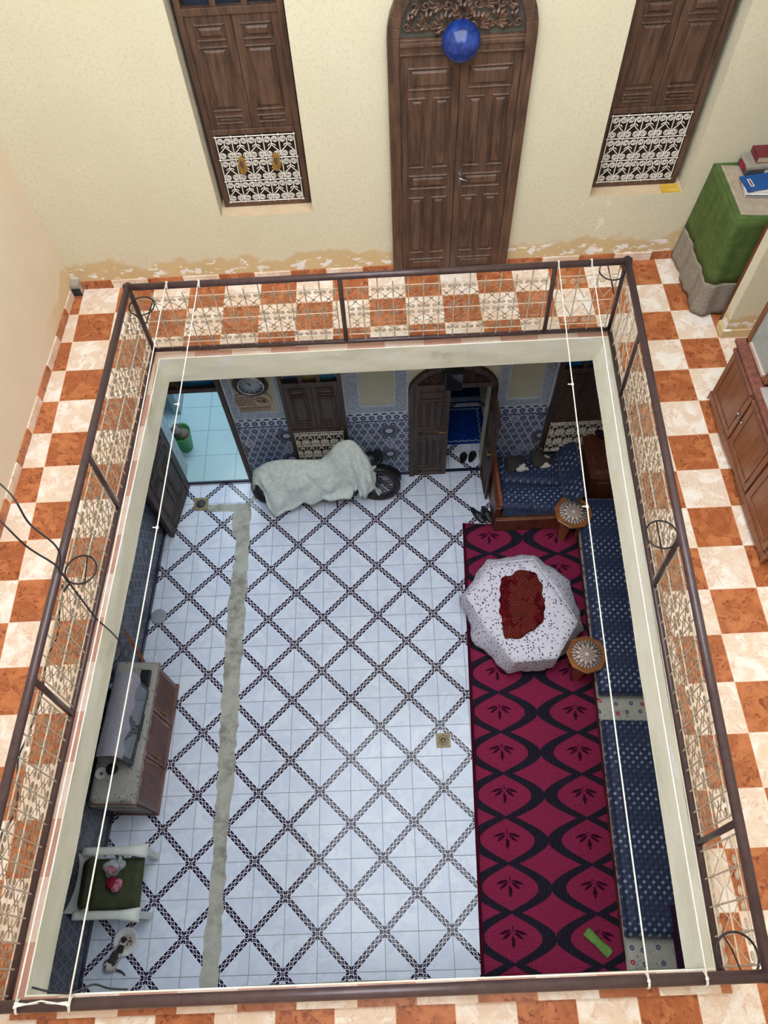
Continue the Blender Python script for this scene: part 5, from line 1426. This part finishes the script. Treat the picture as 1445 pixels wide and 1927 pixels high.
# small things on the cabinet
def CB_(x_, y_, z_=CH_+.008): 
    v_ = Matrix.Rotation(-tang, 3, 'Z')@Vector((x_, y_, 0)); return (-2.60+v_.x, -2.77+v_.y, z_)
bx = thing('set_top_box', 'small black box at the far end of the television cabinet', 'box', CB_(-.085, -.14), -tang)
mb = MB(); mb.box(-.05, .05, -.12, .06, 0, .06); mb.build('body', BLACK, bx, bevel=.006); mb = MB(); mb.box(.05, .053, -.1, .04, .01, .05); mb.build('front_panel', SCREEN, bx)
mb = MB(); mb.ell(0, 0, .045, .06, .06, .045, 16); mb.xf(Matrix.Scale(1, 4)); o = thing('black_ball_speaker', 'round black speaker on the cabinet near the end of the television', 'speaker', CB_(-.25, -1.09)); mb.build('body', BLACK, o)
mb = MB(); mb.lathe([(.045, .055), (.05, .07), (.03, .08), (0, .082)], 0, 0, 20); mb.build('grille', DARKG, o)
o = thing('white_dish', 'small white wheel-shaped dish beside the black speaker', 'dish', CB_(-.36, -1.13)); mb = MB(); mb.lathe([(0, .004), (.04, .004), (.06, .03), (.054, .03), (.036, .01), (0, .01)], 0, 0, 24); mb.build('bowl', WHITEPL, o)
mb = MB(); mb.ell(0, 0, .016, .016, .016, .008, 10); mb.build('contents', DARKG, o)
o = thing('blue_cup', 'small blue and white cup behind the television', 'cup', CB_(-.40, -.26)); mb = MB(); mb.lathe([(0, 0), (.03, 0), (.04, .07), (.036, .07), (.027, .006), (0, .006)], 0, 0, 20); mb.build('body', simple('blue_white_glaze', c(150, 160, 190), .3), o)
mb = MB(); mb.tube([(.04*math.cos(2*PI*j/20), .04*math.sin(2*PI*j/20), .07) for j in range(20)], .004, 5, closed=True); mb.build('rim', BLUEBOOK, o)
# wooden plank leaning by the cabinet
mb = MB(); mb.box(-3.02, -2.985, -2.62, -2.48, .0, .62); mb = MB(); a_, b_2 = Vector((-2.93, -2.60, .0)), Vector((-3.02, -2.35, .75))
mb.tube([a_, b_2], .016, 4); mb.tube([Vector((-2.90, -2.66, .0)), Vector((-2.99, -2.42, .70))], .013, 4)
tag(mb.build('leaning_stick', WOOD_O), 'thin wooden slats leaning on the wall behind the cabinet', 'slat')

# ---------------- plastic armchair
ac = thing('plastic_armchair', 'white plastic armchair with olive cushions by the left wall', 'chair', (-2.90, -4.845, 0), -.02)
mb = MB(); mb.box(-.25, .27, -.235, .235, .38, .405); mb.build('seat', WHITEPL, ac, bevel=.02)
def arc(pts, r, nm):
    m_ = MB(); m_.tube(pts, r, 8); m_.build(nm, WHITEPL, ac)
for s in (-1, 1):
    m_ = MB()
    def fa(u, v, s=s):
        x_ = -.27+.62*u; wid = .035 if u < .7 else .035+.03*(u-.7)/.3
        yc = s*(.275+.0*u-.02*max(0, u-.75)*4*(0)); return (x_, yc+wid*(2*v-1)*(1), .64-.05*max(0, u-.82)*5.5-.008*(2*v-1)**2)
    m_.grid(fa, 14, 6); m_.build('armrest', WHITEPL, ac, solid=.014)
    m_ = MB(); m_.hexa([(.24, s*.27-.03, 0), (.29, s*.27-.03, 0), (.29, s*.27+.03, 0), (.24, s*.27+.03, 0)], [(.26, s*.275-.035, .60), (.345, s*.275-.035, .585), (.345, s*.275+.035, .585), (.26, s*.275+.035, .60)]); m_.build('leg', WHITEPL, ac, bevel=.008)
    m_ = MB(); m_.hexa([(-.30, s*.25-.025, 0), (-.25, s*.25-.025, 0), (-.25, s*.25+.025, 0), (-.30, s*.25+.025, 0)], [(-.28, s*.27-.03, .63), (-.23, s*.27-.03, .63), (-.23, s*.27+.03, .63), (-.28, s*.27+.03, .63)]); m_.build('leg', WHITEPL, ac, bevel=.008)
m_ = MB()
def fb(u, v):
    a = -1.25+2.5*u; h = .42*v; return (-.265-.10*v+.05*(1-math.cos(a)), .255*math.sin(a)/math.sin(1.25), .40+h+.03*math.cos(a)*v)
m_.grid(fb, 24, 10); m_.build('backrest', WHITEPL, ac, solid=.014)
mb = soft(-.20, .29, -.225, .225, 0, .08, .06, .008, 1, 12, 12); tag(mb.build('seat_cushion', OLIVE, None, loc=(-2.90, -4.845, .406)), 'olive green cushion on the seat of the white armchair', 'cushion', 'olive cushions')
mb = soft(-.21, .21, -.215, .215, -.04, .04, .06, .008, 6, 12, 12); mb.xf(Matrix.Rotation(math.radians(-62), 4, 'Y')); tag(mb.build('back_cushion', OLIVE, None, loc=(-3.06, -4.845, .69)), 'olive green cushion leaning on the back of the white armchair', 'cushion', 'olive cushions')
q = PZ(212, 1645, .56); bg = thing('plastic_bag', 'clear plastic bag holding pink and red cloth on the armchair', 'bag', (q.x+.0, q.y, .49))
mb = MB()
for k in range(9): mb.ell(random.uniform(-.06, .07), random.uniform(-.02, .10), random.uniform(.02, .08), .055, .05, .04, 12)
mb.ell(.06, .13, .09, .025, .05, .02, 10); mb.build('film', CLEARBAG, bg, remesh=.010)
mb = MB(); mb.ell(-.005, -.075, .05, .058, .06, .045, 14); mb.build('red_roll', REDB, bg); mb = MB(); mb.ell(.045, -.10, .045, .05, .07, .04, 14, Matrix.Rotation(-.5, 3, 'Z')); mb.build('pink_roll', PINK, bg); mb = MB(); mb.ell(-.02, .05, .105, .055, .022, .02, 12); mb.ell(.02, .03, .105, .03, .03, .02, 12); mb.ell(-.05, .03, .10, .02, .035, .02, 12); mb.build('pink_cloth', PINK, bg, remesh=.008)

# ---------------- bowl and cats
q = PZ(238, 1772, .02); bw = thing('feeding_bowl', 'white enamel bowl of scraps on the floor by the kitten', 'bowl', (q.x, q.y, 0))
mb = MB(); mb.lathe([(0, .006), (.075, .006), (.105, .04), (.125, .046), (.125, .05), (.10, .046), (.07, .014), (0, .014)], 0, 0, 40); mb.build('bowl_body', simple('white_enamel', c(244, 244, 246), .3, 0, .03, 6), bw)
mb = MB(); mb.lathe([(0, .0145), (.068, .0145), (.066, .0165), (0, .0165)], 0, 0, 32); mb.build('bowl_floor', simple('shaded_enamel', c(190, 186, 184), .5, 0, .15, 12), bw)  # grey disc paints in the shade inside the bowl
mb = MB()
for k in range(14): a_ = random.uniform(0, 6.28); r_ = random.uniform(0, .035); mb.ell(.03+r_*math.cos(a_), .0+r_*math.sin(a_), .022+.004*random.random(), .010, .008, .007, 8)
sc2 = mb.build('scraps', simple('food_scraps', c(150, 96, 86), .6), bw); sc2['kind'] = 'stuff'
def cat(name, lab, loc, chain, mat, ears, extra=(), vox=.008, grp=None, eyes=None):
    """chain: list of ellipsoids (x,y,z,rx,ry,rz); one continuous body"""
    o = MB()
    for e in chain: o.ell(*e, 16)
    for (x_, y_, z_, dx, dy) in ears:
        b_ = Vector((x_, y_, z_)); o.add([b_+Vector((-dy*.5, dx*.5, 0))*.9-Vector((dx, dy, 0))*.3, b_+Vector((dy*.5, -dx*.5, 0))*.9-Vector((dx, dy, 0))*.3, b_+Vector((dx, dy, 0))*.5, b_+Vector((0, 0, .035))+Vector((dx, dy, 0))*.3], [(0, 2, 1), (0, 1, 3), (1, 2, 3), (2, 0, 3)])
    for (pts, r) in extra: o.tube(pts, r, 10)
    ob = o.build(name, mat, None, remesh=vox, loc=loc); tag(ob, lab, 'cat', grp)
    for e in (eyes or []):
        m_ = MB(); m_.ell(*e, 8); m_.build('eye', BRASS, ob)
    return ob
# sitting-eating kitten, seen from above: head in the bowl, back curving to the lower left
def kp(px, py, z): p_ = PZ(px, py, z); return p_-Vector((-2.87, -5.42, 0))
K = [(232, 1771, .085, .040, .042, .035), (228, 1779, .09, .036, .036, .034), (224, 1788, .085, .046, .05, .045), (218, 1798, .085, .05, .055, .052), (212, 1808, .085, .056, .06, .058), (206, 1817, .075, .064, .06, .062)]
ch_ = []
for (px, py, z, a_, b_, c_) in K: p_ = kp(px, py, z); ch_.append((p_.x, p_.y, p_.z, a_, b_, c_))
for (px, py, s) in ((226, 1790, -1), (231, 1793, 1), (199, 1818, -1), (211, 1823, 1)):
    p_ = kp(px, py, .03)
tail = [kp(206, 1822, .05), kp(214, 1825, .03), (kp(225, 1827, .025)), kp(232, 1831, .022), kp(236, 1837, .02)]
legs = [([kp(225, 1787, .06), kp(229, 1784, .012), kp(231, 1782, .008)], [.016, .012, .012]), ([kp(219, 1784, .06), kp(217, 1780, .012), kp(218, 1777, .008)], [.016, .012, .012]), ([kp(200, 1815, .06), kp(199, 1809, .02), kp(201, 1804, .01)], [.026, .02, .014]), ([kp(212, 1820, .06), kp(217, 1815, .02), kp(218, 1810, .01)], [.026, .02, .014])]
h0 = kp(232, 1771, .10)
def kq(px, py, z, r, cc): p_ = kp(px, py, z); return (p_.x, p_.y, z, r, cc)
DK_ = c(46, 44, 48); f1 = mat_fur('kitten_fur', c(214, 208, 204), [kq(234, 1768, .11, .036, DK_), kq(226, 1786, .12, .040, DK_), kq(217, 1795, .12, .036, c(58, 54, 56)), kq(213, 1806, .12, .050, c(60, 57, 60)), kq(202, 1815, .09, .045, DK_), kq(228, 1830, .02, .055, c(66, 62, 64))], 1.3)
cat('kitten', 'thin black and white kitten eating from the floor bowl', (-2.87, -5.42, 0), ch_, f1, [(h0.x-.022, h0.y-.01, h0.z+.01, .006, .012), (h0.x+.022, h0.y-.012, h0.z+.01, .006, .012)], [(tail, [.014, .013, .012, .010, .007])]+legs, .007)
# two cats curled on the settee
zc = .50
c1 = PZ(973, 872, zc+.05)
ch1 = [(-.02, .01, .055, .115, .10, .078), (-.075, .04, .055, .075, .08, .07), (.03, .045, .055, .08, .07, .065), (-.07, -.055, .045, .06, .05, .045), (.03, -.075, .045, .065, .045, .045), (.095, -.055, .062, .054, .050, .046), (.125, -.088, .050, .026, .022, .022)]
f2 = mat_fur('grey_cat_fur', c(50, 47, 50), [(.035, -.085, .05, .055, c(206, 200, 194)), (.105, -.085, .06, .040, c(208, 202, 196)), (.075, -.055, .09, .022, c(206, 200, 194)), (.138, -.082, .07, .020, c(30, 28, 32)), (.12, -.035, .09, .026, c(34, 32, 36))])
cat('cat', 'grey cat with white chest curled up at the left on the settee', (c1.x, c1.y, zc-.005), ch1, f2, [(.065, -.025, .10, -.004, .018), (.125, -.028, .10, .004, .018)], [([(-.11, .02, .03), (-.135, -.05, .02), (-.09, -.11, .02), (-.03, -.125, .02)], [.02, .018, .016, .012])], .008, 'cats asleep on the settee')
c2 = PZ(1016, 864, zc+.06)
ch2 = [(0, .0, .06, .105, .10, .08), (-.05, .05, .07, .075, .08, .075), (-.005, .115, .10, .052, .046, .046), (.07, -.02, .055, .085, .07, .062), (.05, -.085, .04, .085, .035, .032), (.125, -.03, .05, .05, .045, .04), (-.05, -.06, .045, .06, .045, .04), (.01, .15, .09, .022, .02, .02)]
f3 = mat_fur('brown_tabby_fur', c(54, 49, 45), [(.065, -.105, .04, .060, c(216, 210, 206)), (.015, -.11, .03, .032, c(216, 210, 206)), (.07, .01, .12, .026, c(206, 202, 196)), (.095, .002, .11, .024, c(206, 202, 196)), (.02, .10, .15, .012, c(190, 184, 178))])
cat('cat', 'darker tabby cat with white paws lying at the right on the settee', (c2.x, c2.y, zc-.005), ch2, f3, [(-.03, .105, .135, -.006, .016), (.022, .108, .135, .006, .016)], [([(.10, .06, .04), (.15, .02, .03), (.16, -.03, .03)], [.022, .02, .015])], .008, 'cats asleep on the settee')

# ---------------- laundry bag in the side room
lb = thing('laundry_basket', 'green basket stuffed with laundry inside the left doorway', 'basket', (-2.80, .58, .05))
mb = MB(); mb.lathe([(0, .0), (.10, .0), (.15, .34), (.155, .35), (.14, .34), (.09, .01), (0, .01)], 0, 0, 24, sx=.9); mb.build('basket_body', GREENPL, lb)
mb = MB()
for k in range(12): mb.ell(random.uniform(-.07, .07), random.uniform(-.08, .08), .32+random.uniform(0, .10), .065, .06, .05, 10)
mb.build('laundry', CLOTHES, lb, remesh=.014)
o = thing('blue_container', 'blue plastic container at the back of the side room', 'container', (-2.20, 2.15, .05))
mb = MB(); mb.box(-.16, .12, -.1, .1, 0, .16); mb.build('body', simple('light_blue_plastic', c(92, 160, 210), .4), o, bevel=.02); mb = MB(); mb.box(-.17, .13, -.11, .11, .16, .18); mb.build('lid', simple('pale_lid', c(150, 190, 220), .4), o, bevel=.008)
